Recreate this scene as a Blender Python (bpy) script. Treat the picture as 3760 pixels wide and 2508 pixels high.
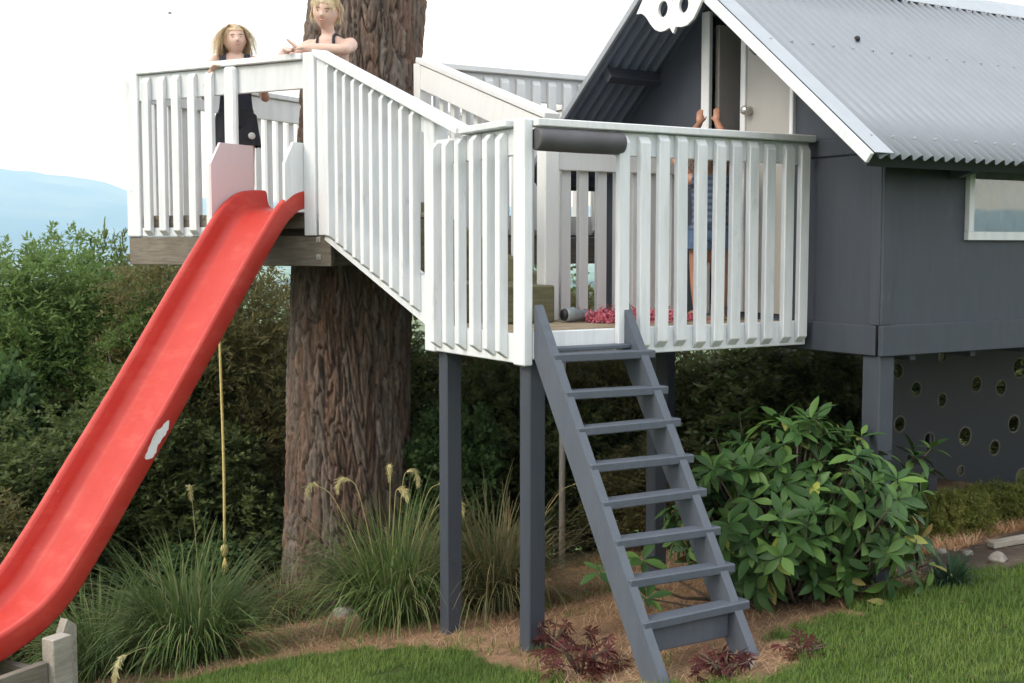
import bpy, bmesh, math, random
import numpy as np
from mathutils import Vector, Matrix
from mathutils.geometry import delaunay_2d_cdt
random.seed(7); RNG = np.random.default_rng(7)
R = math.radians
for o in list(bpy.data.objects): bpy.data.objects.remove(o)
sc = bpy.context.scene
COL = sc.collection

# ------------------------------------------------------------------ camera, sky, sun, exposure
cam = bpy.data.objects.new('camera', bpy.data.cameras.new('camera'))
COL.objects.link(cam); sc.camera = cam
cam.location = (-3.061, -4.927, 1.93)
cam.rotation_euler = (R(90-4.4), 0, R(-31.3))
cam.data.sensor_width = 36.0
cam.data.lens = 4534/3760*36
cam.data.clip_start = 0.05; cam.data.clip_end = 40000

world = bpy.data.worlds.new('World'); sc.world = world; world.use_nodes = True
wn = world.node_tree.nodes; wl = world.node_tree.links; wn.clear()
w_out = wn.new('ShaderNodeOutputWorld'); w_bg = wn.new('ShaderNodeBackground')
w_sky = wn.new('ShaderNodeTexSky'); w_sky.sky_type = 'NISHITA'; w_sky.sun_disc = False
SUN_DIR = Vector((-0.90, -0.02, 0.74)).normalized()          # towards the sun
w_sky.sun_elevation = math.asin(SUN_DIR.z)
w_sky.sun_rotation = math.atan2(SUN_DIR.x, SUN_DIR.y)
w_sky.air_density = 1.0; w_sky.dust_density = 6.0; w_sky.ozone_density = 1.0
w_mix = wn.new('ShaderNodeMix'); w_mix.data_type = 'RGBA'     # bright thin overcast over the blue
w_mix.inputs[0].default_value = 0.8
w_mix.inputs[7].default_value = (13.7, 14.6, 16.0, 1)
wl.new(w_sky.outputs[0], w_mix.inputs[6]); wl.new(w_mix.outputs[2], w_bg.inputs[0])
w_bg.inputs[1].default_value = 0.1
wl.new(w_bg.outputs[0], w_out.inputs[0])

sun = bpy.data.objects.new('sun', bpy.data.lights.new('sun', 'SUN')); COL.objects.link(sun)
sun.data.energy = 1.3; sun.data.angle = R(22); sun.data.color = (1.0, 0.98, 0.95)
sun.rotation_euler = SUN_DIR.to_track_quat('Z', 'Y').to_euler()
sun.location = (-8, -2, 12)

sc.view_settings.view_transform = 'Standard'; sc.view_settings.look = 'None'
sc.view_settings.gamma = 1.0; sc.view_settings.exposure = 0.62
sc.view_settings.use_curve_mapping = False
sc.cycles.max_bounces = 8; sc.cycles.transparent_max_bounces = 8
sc.cycles.volume_bounces = 2

# ------------------------------------------------------------------ materials
MAT = {}
def nmat(name):
    m = bpy.data.materials.new(name); m.use_nodes = True; MAT[name] = m
    nt = m.node_tree; return m, nt.nodes, nt.links, nt.nodes['Principled BSDF']
def texco(n, l, scale=(1, 1, 1), rand=True, kind='Object'):
    tc = n.new('ShaderNodeTexCoord'); mp = n.new('ShaderNodeMapping')
    mp.inputs['Scale'].default_value = scale
    l.new(tc.outputs[kind], mp.inputs[0])
    if rand:
        oi = n.new('ShaderNodeObjectInfo'); mu = n.new('ShaderNodeMath'); mu.operation = 'MULTIPLY'
        mu.inputs[1].default_value = 37.0
        l.new(oi.outputs['Random'], mu.inputs[0]); l.new(mu.outputs[0], mp.inputs['Location'])
    return mp.outputs[0]
def ramp(n, l, src, stops):
    r = n.new('ShaderNodeValToRGB'); e = r.color_ramp.elements
    while len(e) < len(stops): e.new(0.5)
    for k, (p, c) in enumerate(stops):
        e[k].position = p; e[k].color = (*c, 1) if len(c) == 3 else c
    l.new(src, r.inputs[0]); return r.outputs[0]
def noise(n, l, vec, scale, detail=5, rough=0.6, dist=0.0):
    t = n.new('ShaderNodeTexNoise'); t.inputs['Scale'].default_value = scale
    t.inputs['Detail'].default_value = detail; t.inputs['Roughness'].default_value = rough
    t.inputs['Distortion'].default_value = dist
    if vec is not None: l.new(vec, t.inputs['Vector'])
    return t.outputs['Fac']
def mixc(n, l, fac, a, b, mode='MIX'):
    m = n.new('ShaderNodeMix'); m.data_type = 'RGBA'; m.blend_type = mode
    for s, v in ((0, fac), (6, a), (7, b)):
        if isinstance(v, (int, float)): m.inputs[s].default_value = v
        elif isinstance(v, tuple): m.inputs[s].default_value = (*v, 1)
        else: l.new(v, m.inputs[s])
    return m.outputs[2]
def bump(n, l, h, strength, dist, p):
    b = n.new('ShaderNodeBump'); b.inputs['Strength'].default_value = strength
    b.inputs['Distance'].default_value = dist
    l.new(h, b.inputs['Height']); l.new(b.outputs[0], p.inputs['Normal'])

def timber_paint(name, base, dirt, wear, rough=0.55, dirt_amt=0.5, grain=0.25):
    m, n, l, p = nmat(name)
    v = texco(n, l, (9, 9, 1.3)); v2 = texco(n, l, (3, 3, 1.5)); v3 = texco(n, l, (60, 60, 4))
    s1 = ramp(n, l, noise(n, l, v, 2.2, 6, 0.65), [(0.42, (0, 0, 0)), (0.75, (1, 1, 1))])
    s2 = ramp(n, l, noise(n, l, v2, 3.0, 6, 0.7), [(0.62, (0, 0, 0)), (0.74, (1, 1, 1))])
    f1 = n.new('ShaderNodeMath'); f1.operation = 'MULTIPLY'; f1.inputs[1].default_value = dirt_amt
    l.new(s1, f1.inputs[0])
    f2 = n.new('ShaderNodeMath'); f2.operation = 'MULTIPLY'; f2.inputs[1].default_value = dirt_amt*0.8
    l.new(s2, f2.inputs[0])
    c = mixc(n, l, f1.outputs[0], base, dirt); c = mixc(n, l, f2.outputs[0], c, wear)
    oi = n.new('ShaderNodeObjectInfo')
    tint = ramp(n, l, oi.outputs['Random'], [(0, (0.9, 0.905, 0.915)), (1, (1, 1, 1))])
    c = mixc(n, l, 1.0, c, tint, 'MULTIPLY')
    l.new(c, p.inputs['Base Color']); p.inputs['Roughness'].default_value = rough
    bump(n, l, noise(n, l, v3, 3.0, 4, 0.6), grain, 0.002, p)
    return m
timber_paint('white_paint', (0.78, 0.80, 0.82), (0.60, 0.63, 0.645), (0.48, 0.505, 0.50), 0.5, 0.75, 0.4)
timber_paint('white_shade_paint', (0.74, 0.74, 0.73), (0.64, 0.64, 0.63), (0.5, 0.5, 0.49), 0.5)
timber_paint('pink_primer', (0.72, 0.60, 0.62), (0.66, 0.56, 0.58), (0.7, 0.66, 0.66), 0.6, 0.4)
timber_paint('grey_paint', (0.054, 0.064, 0.083), (0.040, 0.048, 0.064), (0.088, 0.10, 0.12), 0.55, 0.65, 0.5)
timber_paint('grey_ladder_paint', (0.090, 0.105, 0.131), (0.068, 0.080, 0.102), (0.15, 0.163, 0.182), 0.55, 0.75, 0.5)
timber_paint('panel_stain', (0.026, 0.029, 0.038), (0.020, 0.023, 0.03), (0.04, 0.043, 0.05), 0.5, 0.4)
timber_paint('dark_underside_paint', (0.05, 0.056, 0.075), (0.04, 0.045, 0.06), (0.06, 0.066, 0.085), 0.5, 0.3)
timber_paint('rail_cap_paint', (0.80, 0.81, 0.82), (0.62, 0.64, 0.66), (0.45, 0.47, 0.49), 0.45, 0.6)
timber_paint('door_paint', (0.42, 0.41, 0.385), (0.38, 0.37, 0.35), (0.34, 0.33, 0.31), 0.45, 0.3, 0.1)
timber_paint('inner_ply', (0.56, 0.52, 0.50), (0.50, 0.47, 0.45), (0.6, 0.56, 0.53), 0.6, 0.5)

def raw_timber(name, a, b, c3, rough=0.8):
    m, n, l, p = nmat(name)
    v = texco(n, l, (2.0, 22, 22)); v2 = texco(n, l, (2, 2, 2))
    c = ramp(n, l, noise(n, l, v, 3.0, 6, 0.62, 0.5), [(0.3, a), (0.6, b), (0.8, c3)])
    d = ramp(n, l, noise(n, l, v2, 3, 5, 0.6), [(0.35, (0.72, 0.72, 0.7)), (0.7, (1, 1, 1))])
    l.new(mixc(n, l, 1.0, c, d, 'MULTIPLY'), p.inputs['Base Color'])
    p.inputs['Roughness'].default_value = rough
    bump(n, l, noise(n, l, v, 5, 5, 0.6), 0.4, 0.003, p)
raw_timber('weathered_beam', (0.15, 0.125, 0.10), (0.235, 0.205, 0.165), (0.31, 0.28, 0.235))
raw_timber('weathered_post', (0.30, 0.265, 0.225), (0.42, 0.385, 0.335), (0.52, 0.48, 0.42))
raw_timber('deck_timber', (0.30, 0.23, 0.15), (0.40, 0.32, 0.22), (0.47, 0.39, 0.29))
raw_timber('treated_step', (0.11, 0.105, 0.055), (0.165, 0.155, 0.085), (0.21, 0.195, 0.12))

def simple(name, col, rough=0.5, metal=0.0, var=0.0, scale=8.0, spec=None, bmp=0):
    m, n, l, p = nmat(name)
    if var or bmp:
        v = texco(n, l)
        f = noise(n, l, v, scale, 5, 0.6)
        lo = tuple(max(0, c*(1-var)) for c in col); hi = tuple(min(1, c*(1+var)) for c in col)
        l.new(ramp(n, l, f, [(0.3, lo), (0.7, hi)]), p.inputs['Base Color'])
        if bmp: bump(n, l, f, bmp, 0.004, p)
    else: p.inputs['Base Color'].default_value = (*col, 1)
    p.inputs['Roughness'].default_value = rough; p.inputs['Metallic'].default_value = metal
    if spec is not None: p.inputs['Specular IOR Level'].default_value = spec
    return m
simple('zinc_roof', (0.24, 0.262, 0.29), 0.42, 0.35, 0.04, 5.0)
simple('flashing', (0.36, 0.385, 0.415), 0.4, 0.3, 0.08, 5.0)
simple('roof_under_shade', (0.16, 0.19, 0.26), 0.5, 0.2, 0.1, 5.0)  # underside of the zinc sheets, shade put into a darker, bluer colour
simple('galvanised', (0.50, 0.49, 0.46), 0.5, 0.4, 0.15, 12)
simple('screw_metal', (0.38, 0.40, 0.42), 0.45, 0.4)
simple('dark_rubber', (0.035, 0.033, 0.035), 0.8, 0, 0.2, 12, None, 0.3)
simple('pad_vinyl', (0.085, 0.082, 0.09), 0.55, 0, 0.18, 9, None, 0.2)
simple('rope_fibre', (0.62, 0.50, 0.20), 0.9, 0, 0.25, 60, None, 0.6)
simple('stone', (0.27, 0.25, 0.22), 0.9, 0, 0.3, 9, None, 0.8)
simple('silver_foil', (0.72, 0.73, 0.74), 0.22, 0.9, 0.1, 20)
simple('pink_fluff', (0.56, 0.15, 0.20), 0.85, 0, 0.3, 30)
simple('grey_toy', (0.26, 0.30, 0.32), 0.5, 0, 0.3, 14)
simple('black_plastic', (0.02, 0.02, 0.022), 0.5)
simple('knob_metal', (0.62, 0.61, 0.58), 0.3, 0.8)
simple('sign_white', (0.80, 0.795, 0.80), 0.45, 0, 0.03, 6)
simple('curtain', (0.55, 0.56, 0.54), 0.8, 0, 0.2, 6)
simple('plume', (0.60, 0.53, 0.27), 0.9, 0, 0.2, 40)
simple('stem_straw', (0.33, 0.29, 0.12), 0.8, 0, 0.2, 20)
simple('branch_bark', (0.09, 0.07, 0.05), 0.9, 0, 0.3, 20, None, 0.5)
simple('bird_feather', (0.35, 0.35, 0.36), 0.8)
simple('hair_blond', (0.80, 0.69, 0.50), 0.55, 0, 0.2, 40)
m_ = MAT['hair_blond']; n_ = m_.node_tree.nodes; l_ = m_.node_tree.links; t_ = n_.new('ShaderNodeBsdfTranslucent'); x_ = n_.new('ShaderNodeMixShader')
t_.inputs[0].default_value = (0.82, 0.72, 0.54, 1); x_.inputs[0].default_value = 0.5
l_.new(n_['Principled BSDF'].outputs[0], x_.inputs[1]); l_.new(t_.outputs[0], x_.inputs[2]); l_.new(x_.outputs[0], n_['Material Output'].inputs[0])
simple('hair_brown', (0.10, 0.055, 0.03), 0.6, 0, 0.25, 40)
simple('cloth_navy', (0.03, 0.035, 0.055), 0.85, 0, 0.15, 30)
simple('cloth_black', (0.022, 0.023, 0.03), 0.85, 0, 0.15, 30)
simple('cloth_denim', (0.07, 0.115, 0.20), 0.85, 0, 0.2, 40)
simple('patch_white', (0.62, 0.63, 0.62), 0.8)
simple('eye_dark', (0.10, 0.07, 0.055), 0.4)
simple('lip', (0.50, 0.24, 0.20), 0.5)

def stripes():
    m, n, l, p = nmat('cloth_striped')
    tc = n.new('ShaderNodeTexCoord'); w = n.new('ShaderNodeTexWave'); w.bands_direction = 'Z'
    w.inputs['Scale'].default_value = 9.0; w.inputs['Distortion'].default_value = 0.6
    l.new(tc.outputs['Object'], w.inputs['Vector'])
    l.new(ramp(n, l, w.outputs['Fac'], [(0.35, (0.05, 0.075, 0.13)), (0.6, (0.12, 0.16, 0.23))]), p.inputs['Base Color'])
    p.inputs['Roughness'].default_value = 0.9
stripes()
m, n, l, p = nmat('skin')
p.inputs['Base Color'].default_value = (0.64, 0.43, 0.35, 1); p.inputs['Roughness'].default_value = 0.5
p.inputs['Subsurface Weight'].default_value = 0.15; p.inputs['Subsurface Radius'].default_value = (0.01, 0.004, 0.002)
m, n, l, p = nmat('skin_tan')
p.inputs['Base Color'].default_value = (0.40, 0.20, 0.125, 1); p.inputs['Roughness'].default_value = 0.5

# red slide plastic: faded, scuffed
m, n, l, p = nmat('red_plastic')
v = texco(n, l, (1, 1, 1), False)
c = ramp(n, l, noise(n, l, v, 2.5, 5, 0.6), [(0.3, (0.43, 0.030, 0.020)), (0.7, (0.49, 0.042, 0.029))])
fade = ramp(n, l, noise(n, l, texco(n, l, (1.2, 1.2, 3.0), False), 4.0, 7, 0.7), [(0.50, (0, 0, 0)), (0.72, (1, 1, 1))])
c = mixc(n, l, mixc(n, l, 0.45, (0, 0, 0), fade), c, (0.60, 0.12, 0.085))
sp = ramp(n, l, noise(n, l, v, 48, 3, 0.7), [(0.68, (0, 0, 0)), (0.76, (1, 1, 1))])
c = mixc(n, l, mixc(n, l, 0.6, (0, 0, 0), sp), c, (0.70, 0.26, 0.21))
grime = ramp(n, l, noise(n, l, v, 7, 7, 0.75), [(0.60, (0, 0, 0)), (0.75, (1, 1, 1))])
c = mixc(n, l, mixc(n, l, 0.35, (0, 0, 0), grime), c, (0.30, 0.05, 0.035))
l.new(c, p.inputs['Base Color']); p.inputs['Specular IOR Level'].default_value = 0.4
l.new(ramp(n, l, noise(n, l, v, 9, 5, 0.7), [(0.3, (0.32, 0.32, 0.32)), (0.7, (0.55, 0.55, 0.55))]), p.inputs['Roughness'])
m, n, l, p = nmat('slide_wear')
v = texco(n, l, (1, 1, 1), False)
l.new(ramp(n, l, noise(n, l, v, 14, 6, 0.7), [(0.35, (0.60, 0.52, 0.52)), (0.5, (0.80, 0.79, 0.79))]), p.inputs['Base Color'])
p.inputs['Roughness'].default_value = 0.6

# window glass
m, n, l, p = nmat('window_glass')
p.inputs['Base Color'].default_value = (0.9, 0.95, 0.95, 1); p.inputs['Roughness'].default_value = 0.02
p.inputs['Transmission Weight'].default_value = 1.0; p.inputs['IOR'].default_value = 1.9

def leafmat(name, trans=0.3, rough=0.45, attr='leafcol'):
    m, n, l, p = nmat(name)
    a = n.new('ShaderNodeAttribute'); a.attribute_name = attr
    l.new(a.outputs['Color'], p.inputs['Base Color']); p.inputs['Roughness'].default_value = rough
    p.inputs['Specular IOR Level'].default_value = 0.18
    tr = n.new('ShaderNodeBsdfTranslucent'); mx = n.new('ShaderNodeMixShader'); mx.inputs[0].default_value = trans
    l.new(a.outputs['Color'], tr.inputs['Color'])
    out = n['Material Output']
    l.new(p.outputs[0], mx.inputs[1]); l.new(tr.outputs[0], mx.inputs[2]); l.new(mx.outputs[0], out.inputs[0])
    return m
leafmat('leaf', 0.48); leafmat('grass_blade', 0.35, 0.5); leafmat('dry_needle', 0.15, 0.8)
# rhododendron leaves (single objects): tint from the object's random number
m, n, l, p = nmat('rhodo_leaf')
oi = n.new('ShaderNodeObjectInfo')
c = ramp(n, l, oi.outputs['Random'], [(0, (0.026, 0.062, 0.018)), (0.5, (0.045, 0.098, 0.026)), (0.97, (0.092, 0.165, 0.042)), (1.0, (0.34, 0.36, 0.06))])
g = n.new('ShaderNodeNewGeometry')
c = mixc(n, l, g.outputs['Backfacing'], c, (0.10, 0.16, 0.075))
l.new(c, p.inputs['Base Color']); p.inputs['Roughness'].default_value = 0.45; p.inputs['Specular IOR Level'].default_value = 0.2
tr = n.new('ShaderNodeBsdfTranslucent'); mx = n.new('ShaderNodeMixShader'); mx.inputs[0].default_value = 0.18
l.new(c, tr.inputs[0]); l.new(p.outputs[0], mx.inputs[1]); l.new(tr.outputs[0], mx.inputs[2]); l.new(mx.outputs[0], n['Material Output'].inputs[0])

m, n, l, p = nmat('bark')
a = n.new('ShaderNodeAttribute'); a.attribute_name = 'leafcol'
v = texco(n, l, (14, 14, 4), False)
d = ramp(n, l, noise(n, l, v, 3, 6, 0.7), [(0.3, (0.6, 0.58, 0.57)), (0.72, (1.2, 1.2, 1.2))])
l.new(mixc(n, l, 1.0, a.outputs['Color'], d, 'MULTIPLY'), p.inputs['Base Color']); p.inputs['Roughness'].default_value = 0.95
bump(n, l, noise(n, l, v, 9, 6, 0.7), 0.7, 0.01, p)

m, n, l, p = nmat('ground_soil')
a = n.new('ShaderNodeAttribute'); a.attribute_name = 'leafcol'
v = texco(n, l, (1, 1, 1), False)
d = ramp(n, l, noise(n, l, v, 9, 8, 0.75), [(0.3, (0.55, 0.55, 0.55)), (0.7, (1.3, 1.3, 1.3))])
l.new(mixc(n, l, 1.0, a.outputs['Color'], d, 'MULTIPLY'), p.inputs['Base Color']); p.inputs['Roughness'].default_value = 1.0
p.inputs['Specular IOR Level'].default_value = 0.1
bump(n, l, noise(n, l, v, 30, 6, 0.7), 0.8, 0.02, p)

m, n, l, p = nmat('hill_cover')
v = texco(n, l, (1, 1, 1), False)
f = noise(n, l, v, 0.0016, 8, 0.65)
l.new(ramp(n, l, f, [(0.38, (0.02, 0.035, 0.035)), (0.5, (0.04, 0.06, 0.05)), (0.62, (0.10, 0.11, 0.08))]), p.inputs['Base Color'])
p.inputs['Roughness'].default_value = 1.0; p.inputs['Specular IOR Level'].default_value = 0.0

# ------------------------------------------------------------------ object helpers
def tag(o, label=None, cat=None, group=None, kind=None):
    if label: o['label'] = label
    if cat: o['category'] = cat
    if group: o['group'] = group
    if kind: o['kind'] = kind
    return o
def wloc(o):
    v = Vector((0, 0, 0))
    while o is not None: v += o.location; o = o.parent
    return v
def thing(name, label, cat, loc, group=None):
    o = bpy.data.objects.new(name, None); COL.objects.link(o); o.location = loc
    o.empty_display_size = 0.1
    return tag(o, label, cat, group)
def link(name, me, parent=None, loc=None, rot=None, mat=None):
    """object with mesh; loc = world position of the mesh origin (None: mesh is in world coordinates)"""
    o = bpy.data.objects.new(name, me); COL.objects.link(o)
    base = wloc(parent) if parent else Vector((0, 0, 0))
    o.parent = parent
    o.location = (Vector(loc) if loc is not None else Vector((0, 0, 0))) - base
    if rot is not None: o.rotation_mode = 'QUATERNION'; o.rotation_quaternion = rot
    if mat and not me.materials: me.materials.append(MAT[mat])
    return o
def mesh(name, verts, faces, mat=None, smooth=False):
    me = bpy.data.meshes.new(name); me.from_pydata([tuple(v) for v in verts], [], [tuple(f) for f in faces])
    if smooth: me.polygons.foreach_set('use_smooth', [True]*len(me.polygons))
    if mat: me.materials.append(MAT[mat])
    me.update(); return me
_bc = {}
def boxmesh(sx, sy, sz, bev=0.004, mat=None):
    k = (round(sx, 4), round(sy, 4), round(sz, 4), bev, mat)
    if k in _bc: return _bc[k]
    bm = bmesh.new(); bmesh.ops.create_cube(bm, size=1.0)
    bmesh.ops.scale(bm, vec=(sx, sy, sz), verts=bm.verts)
    if bev: bmesh.ops.bevel(bm, geom=bm.edges[:], offset=min(bev, min(sx, sy, sz)*0.3), segments=1, affect='EDGES')
    me = bpy.data.meshes.new('box'); bm.to_mesh(me); bm.free()
    if mat: me.materials.append(MAT[mat])
    _bc[k] = me; return me
def box(name, lo, hi, mat, parent=None, bev=0.004):
    """axis-aligned box between two corners"""
    lo, hi = Vector(lo), Vector(hi); s = hi-lo
    return link(name, boxmesh(s.x, s.y, s.z, bev, mat), parent, (lo+hi)/2)
def frame_quat(xd, zd=(0, 0, 1)):
    x = Vector(xd).normalized(); z = Vector(zd); y = z.cross(x).normalized(); z = x.cross(y)
    return Matrix((x, y, z)).transposed().to_quaternion()
def obox(name, c, size, mat, parent=None, q=None, bev=0.004):
    return link(name, boxmesh(*size, bev, mat), parent, c, q)
def bar(name, a, b, w, h, mat, parent=None, up=(0, 0, 1), bev=0.004, bake=False):
    """plank from a to b: w across, h along up"""
    a, b = Vector(a), Vector(b); d = b-a
    if bake:
        me = boxmesh(d.length, w, h, bev, mat).copy(); me.transform(Matrix.Translation((a+b)/2) @ frame_quat(d, up).to_matrix().to_4x4())
        return link(name, me, parent)
    return obox(name, (a+b)/2, (d.length, w, h), mat, parent, frame_quat(d, up), bev)
def prism(pts, d, mat=None, name='prism'):
    """closed outline pts (3D, planar) extruded by vector d"""
    d = Vector(d); n = len(pts); v = [Vector(p) for p in pts]; v2 = [p+d for p in v]
    f = [list(range(n))[::-1], list(range(n, 2*n))]
    for i in range(n): f.append([i, (i+1) % n, n+(i+1) % n, n+i])
    me = mesh(name, v+v2, f, mat)
    bm = bmesh.new(); bm.from_mesh(me); bmesh.ops.recalc_face_normals(bm, faces=bm.faces); bm.to_mesh(me); bm.free()
    return me
def sheet(outline, holes, origin, ax, ay, t, mat, name='sheet'):
    """flat board with cut-outs: 2D outline and holes, plane (origin, ax, ay), thickness vector t"""
    pts = []; edges = []; faces = []
    for loop in [outline]+holes:
        s = len(pts); pts += [Vector(p) for p in loop]; k = len(loop)
        edges += [(s+i, s+(i+1) % k) for i in range(k)]
    r = delaunay_2d_cdt(pts, edges, [], 0, 1e-6)
    vs, es, fs = r[0], r[1], r[2]
    def inside(p, loop):
        c = False; k = len(loop)
        for i in range(k):
            x1, y1 = loop[i]; x2, y2 = loop[(i+1) % k]
            if (y1 > p[1]) != (y2 > p[1]) and p[0] < (x2-x1)*(p[1]-y1)/(y2-y1)+x1: c = not c
        return c
    keep = []
    for f in fs:
        c = sum((vs[i] for i in f), Vector((0, 0)))/len(f)
        if inside(c, outline) and not any(inside(c, h) for h in holes): keep.append(f)
    o = Vector(origin); ax = Vector(ax); ay = Vector(ay); t = Vector(t); n = len(vs)
    V = [o+ax*p.x+ay*p.y for p in vs]; V += [p+t for p in V]
    F = [list(f) for f in keep]+[[i+n for i in f][::-1] for f in keep]
    cnt = {}
    for f in keep:
        for i in range(len(f)):
            e = (f[i], f[(i+1) % len(f)]); cnt[tuple(sorted(e))] = cnt.get(tuple(sorted(e)), 0)+1
    for f in keep:
        for i in range(len(f)):
            a, b = f[i], f[(i+1) % len(f)]
            if cnt[tuple(sorted((a, b)))] == 1: F.append([b, a, a+n, b+n])
    me = mesh(name, V, F, mat)
    bm = bmesh.new(); bm.from_mesh(me); bmesh.ops.recalc_face_normals(bm, faces=bm.faces); bm.to_mesh(me); bm.free()
    return me
def tube_geo(path, rad, seg=10, cap=True, flat=None):
    P = [Vector(p) for p in path]; n = len(P); V = []; F = []
    if not isinstance(rad, (list, tuple)): rad = [rad]*n
    pn = None
    for i in range(n):
        d = (P[min(i+1, n-1)]-P[max(i-1, 0)]).normalized()
        if pn is None:
            pn = Vector((0, 0, 1)) if abs(d.z) < 0.9 else Vector((1, 0, 0))
        pn = (pn-d*pn.dot(d)).normalized(); q = d.cross(pn)
        r = rad[i]; rx, ry = (r, r) if not isinstance(r, (list, tuple)) else r
        for k in range(seg):
            a = 2*math.pi*k/seg; V.append(P[i]+pn*(rx*math.cos(a))+q*(ry*math.sin(a)))
    for i in range(n-1):
        for k in range(seg):
            F.append((i*seg+k, i*seg+(k+1) % seg, (i+1)*seg+(k+1) % seg, (i+1)*seg+k))
    if cap: F.append(tuple(range(seg))[::-1]); F.append(tuple(range((n-1)*seg, n*seg)))
    return V, F
def tube(name, path, rad, mat, parent=None, seg=10):
    V, F = tube_geo(path, rad, seg); return link(name, mesh(name, V, F, mat, True), parent)
def npmesh(name, V, F, mat, cols=None, smooth=False):
    """fast mesh from numpy verts (n,3) and equal-size faces (m,k); per-vertex colours optional"""
    me = bpy.data.meshes.new(name); V = np.asarray(V, np.float32); F = np.asarray(F, np.int32); k = F.shape[1]
    me.vertices.add(len(V)); me.vertices.foreach_set('co', V.ravel())
    me.loops.add(F.size); me.loops.foreach_set('vertex_index', F.ravel())
    me.polygons.add(len(F)); me.polygons.foreach_set('loop_start', np.arange(0, F.size, k, dtype=np.int32))
    me.polygons.foreach_set('loop_total', np.full(len(F), k, np.int32))
    if smooth: me.polygons.foreach_set('use_smooth', np.ones(len(F), bool))
    if cols is not None:
        ca = me.color_attributes.new('leafcol', 'FLOAT_COLOR', 'POINT')
        ca.data.foreach_set('color', np.c_[cols, np.ones(len(cols))].astype(np.float32).ravel())
    me.update(calc_edges=True); me.validate(); me.materials.append(MAT[mat]); return me
def unit(a): return a/np.maximum(np.linalg.norm(a, axis=-1, keepdims=True), 1e-9)
def vnoise(x, y, seed=0):
    """cheap smooth value noise"""
    def h(i, j):
        s = np.sin(i*127.1+j*311.7+seed*74.7)*43758.5453; return s-np.floor(s)
    i, j = np.floor(x), np.floor(y); f, g = x-i, y-j; f = f*f*(3-2*f); g = g*g*(3-2*g)
    return (h(i, j)*(1-f)+h(i+1, j)*f)*(1-g)+(h(i, j+1)*(1-f)+h(i+1, j+1)*f)*g
def fbm(x, y, oct=5, seed=0):
    s = 0; a = 0.5
    for k in range(oct): s = s+a*vnoise(x*2**k, y*2**k, seed+k*3.1); a *= 0.5
    return s
#SECTION_A_END
# ------------------------------------------------------------------ terrain
def gz(u, v):
    u = np.asarray(u, float); v = np.asarray(v, float)
    vv = np.clip(v, 0, 6)
    z = -0.03+0.06*np.clip(u, -8, 12)-0.15*np.clip(v, -7, 6)-0.02*vv*vv
    far = np.clip(v-6, 0, None)
    drop = 0.39*far; z = z-58*(1-np.exp(-drop/58))
    z = z+0.02*(vnoise(u*1.3, v*1.3, 5)-0.5)+0.012*(vnoise(u*5, v*5, 9)-0.5)
    rad = np.hypot(u, v); z = z+np.clip((rad-150)/800, 0, 1)*10*(fbm(u/700, v/700, 3, 2)-0.5)
    return z
def gzs(u, v): return float(gz(np.array([u]), np.array([v]))[0])
def in_poly(x, y, poly):
    c = np.zeros(x.shape, bool); k = len(poly)
    for i in range(k):
        x1, y1 = poly[i]; x2, y2 = poly[(i+1) % k]
        hit = ((y1 > y) != (y2 > y)) & (x < (x2-x1)*(y-y1)/(y2-y1+1e-12)+x1); c ^= hit
    return c
MULCH = [(-3.2, 2.6), (-1.6, 1.62), (-1.21, 1.40), (-0.75, 1.33), (-0.41, 1.08), (-0.14, 0.66), (-0.2, -0.05), (-0.2, -0.55), (0.0, -0.98),
         (0.3, -1.3), (0.62, -1.12), (0.95, -0.86), (1.5, -0.74), (2.1, -0.55), (2.45, -0.3), (3.0, 0.1), (7, 0.6), (9, 7), (-6, 9)]
DIRT = [(2.2, -0.35), (2.3, -0.75), (2.6, -0.92), (3.2, -0.85), (4.6, -0.75), (4.6, -0.1), (3.3, -0.05), (2.6, -0.1)]
DRY = [(2.7, 0.05), (2.75, -0.25), (3.2, -0.12), (3.7, -0.3), (5, -0.4), (5, 0.1), (3.4, 0.35)]
def zones(u, v):
    wu = u+0.22*(vnoise(u*3, v*3, 1)-0.5)+0.16*(vnoise(u*9, v*9, 2)-0.5)+0.10*(vnoise(u*31, v*31, 6)-0.5)
    wv = v+0.22*(vnoise(u*3, v*3, 3)-0.5)+0.16*(vnoise(u*9, v*9, 4)-0.5)+0.10*(vnoise(u*31, v*31, 7)-0.5)
    return in_poly(wu, wv, MULCH), in_poly(wu, wv, DIRT), in_poly(wu, wv, DRY)
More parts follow.
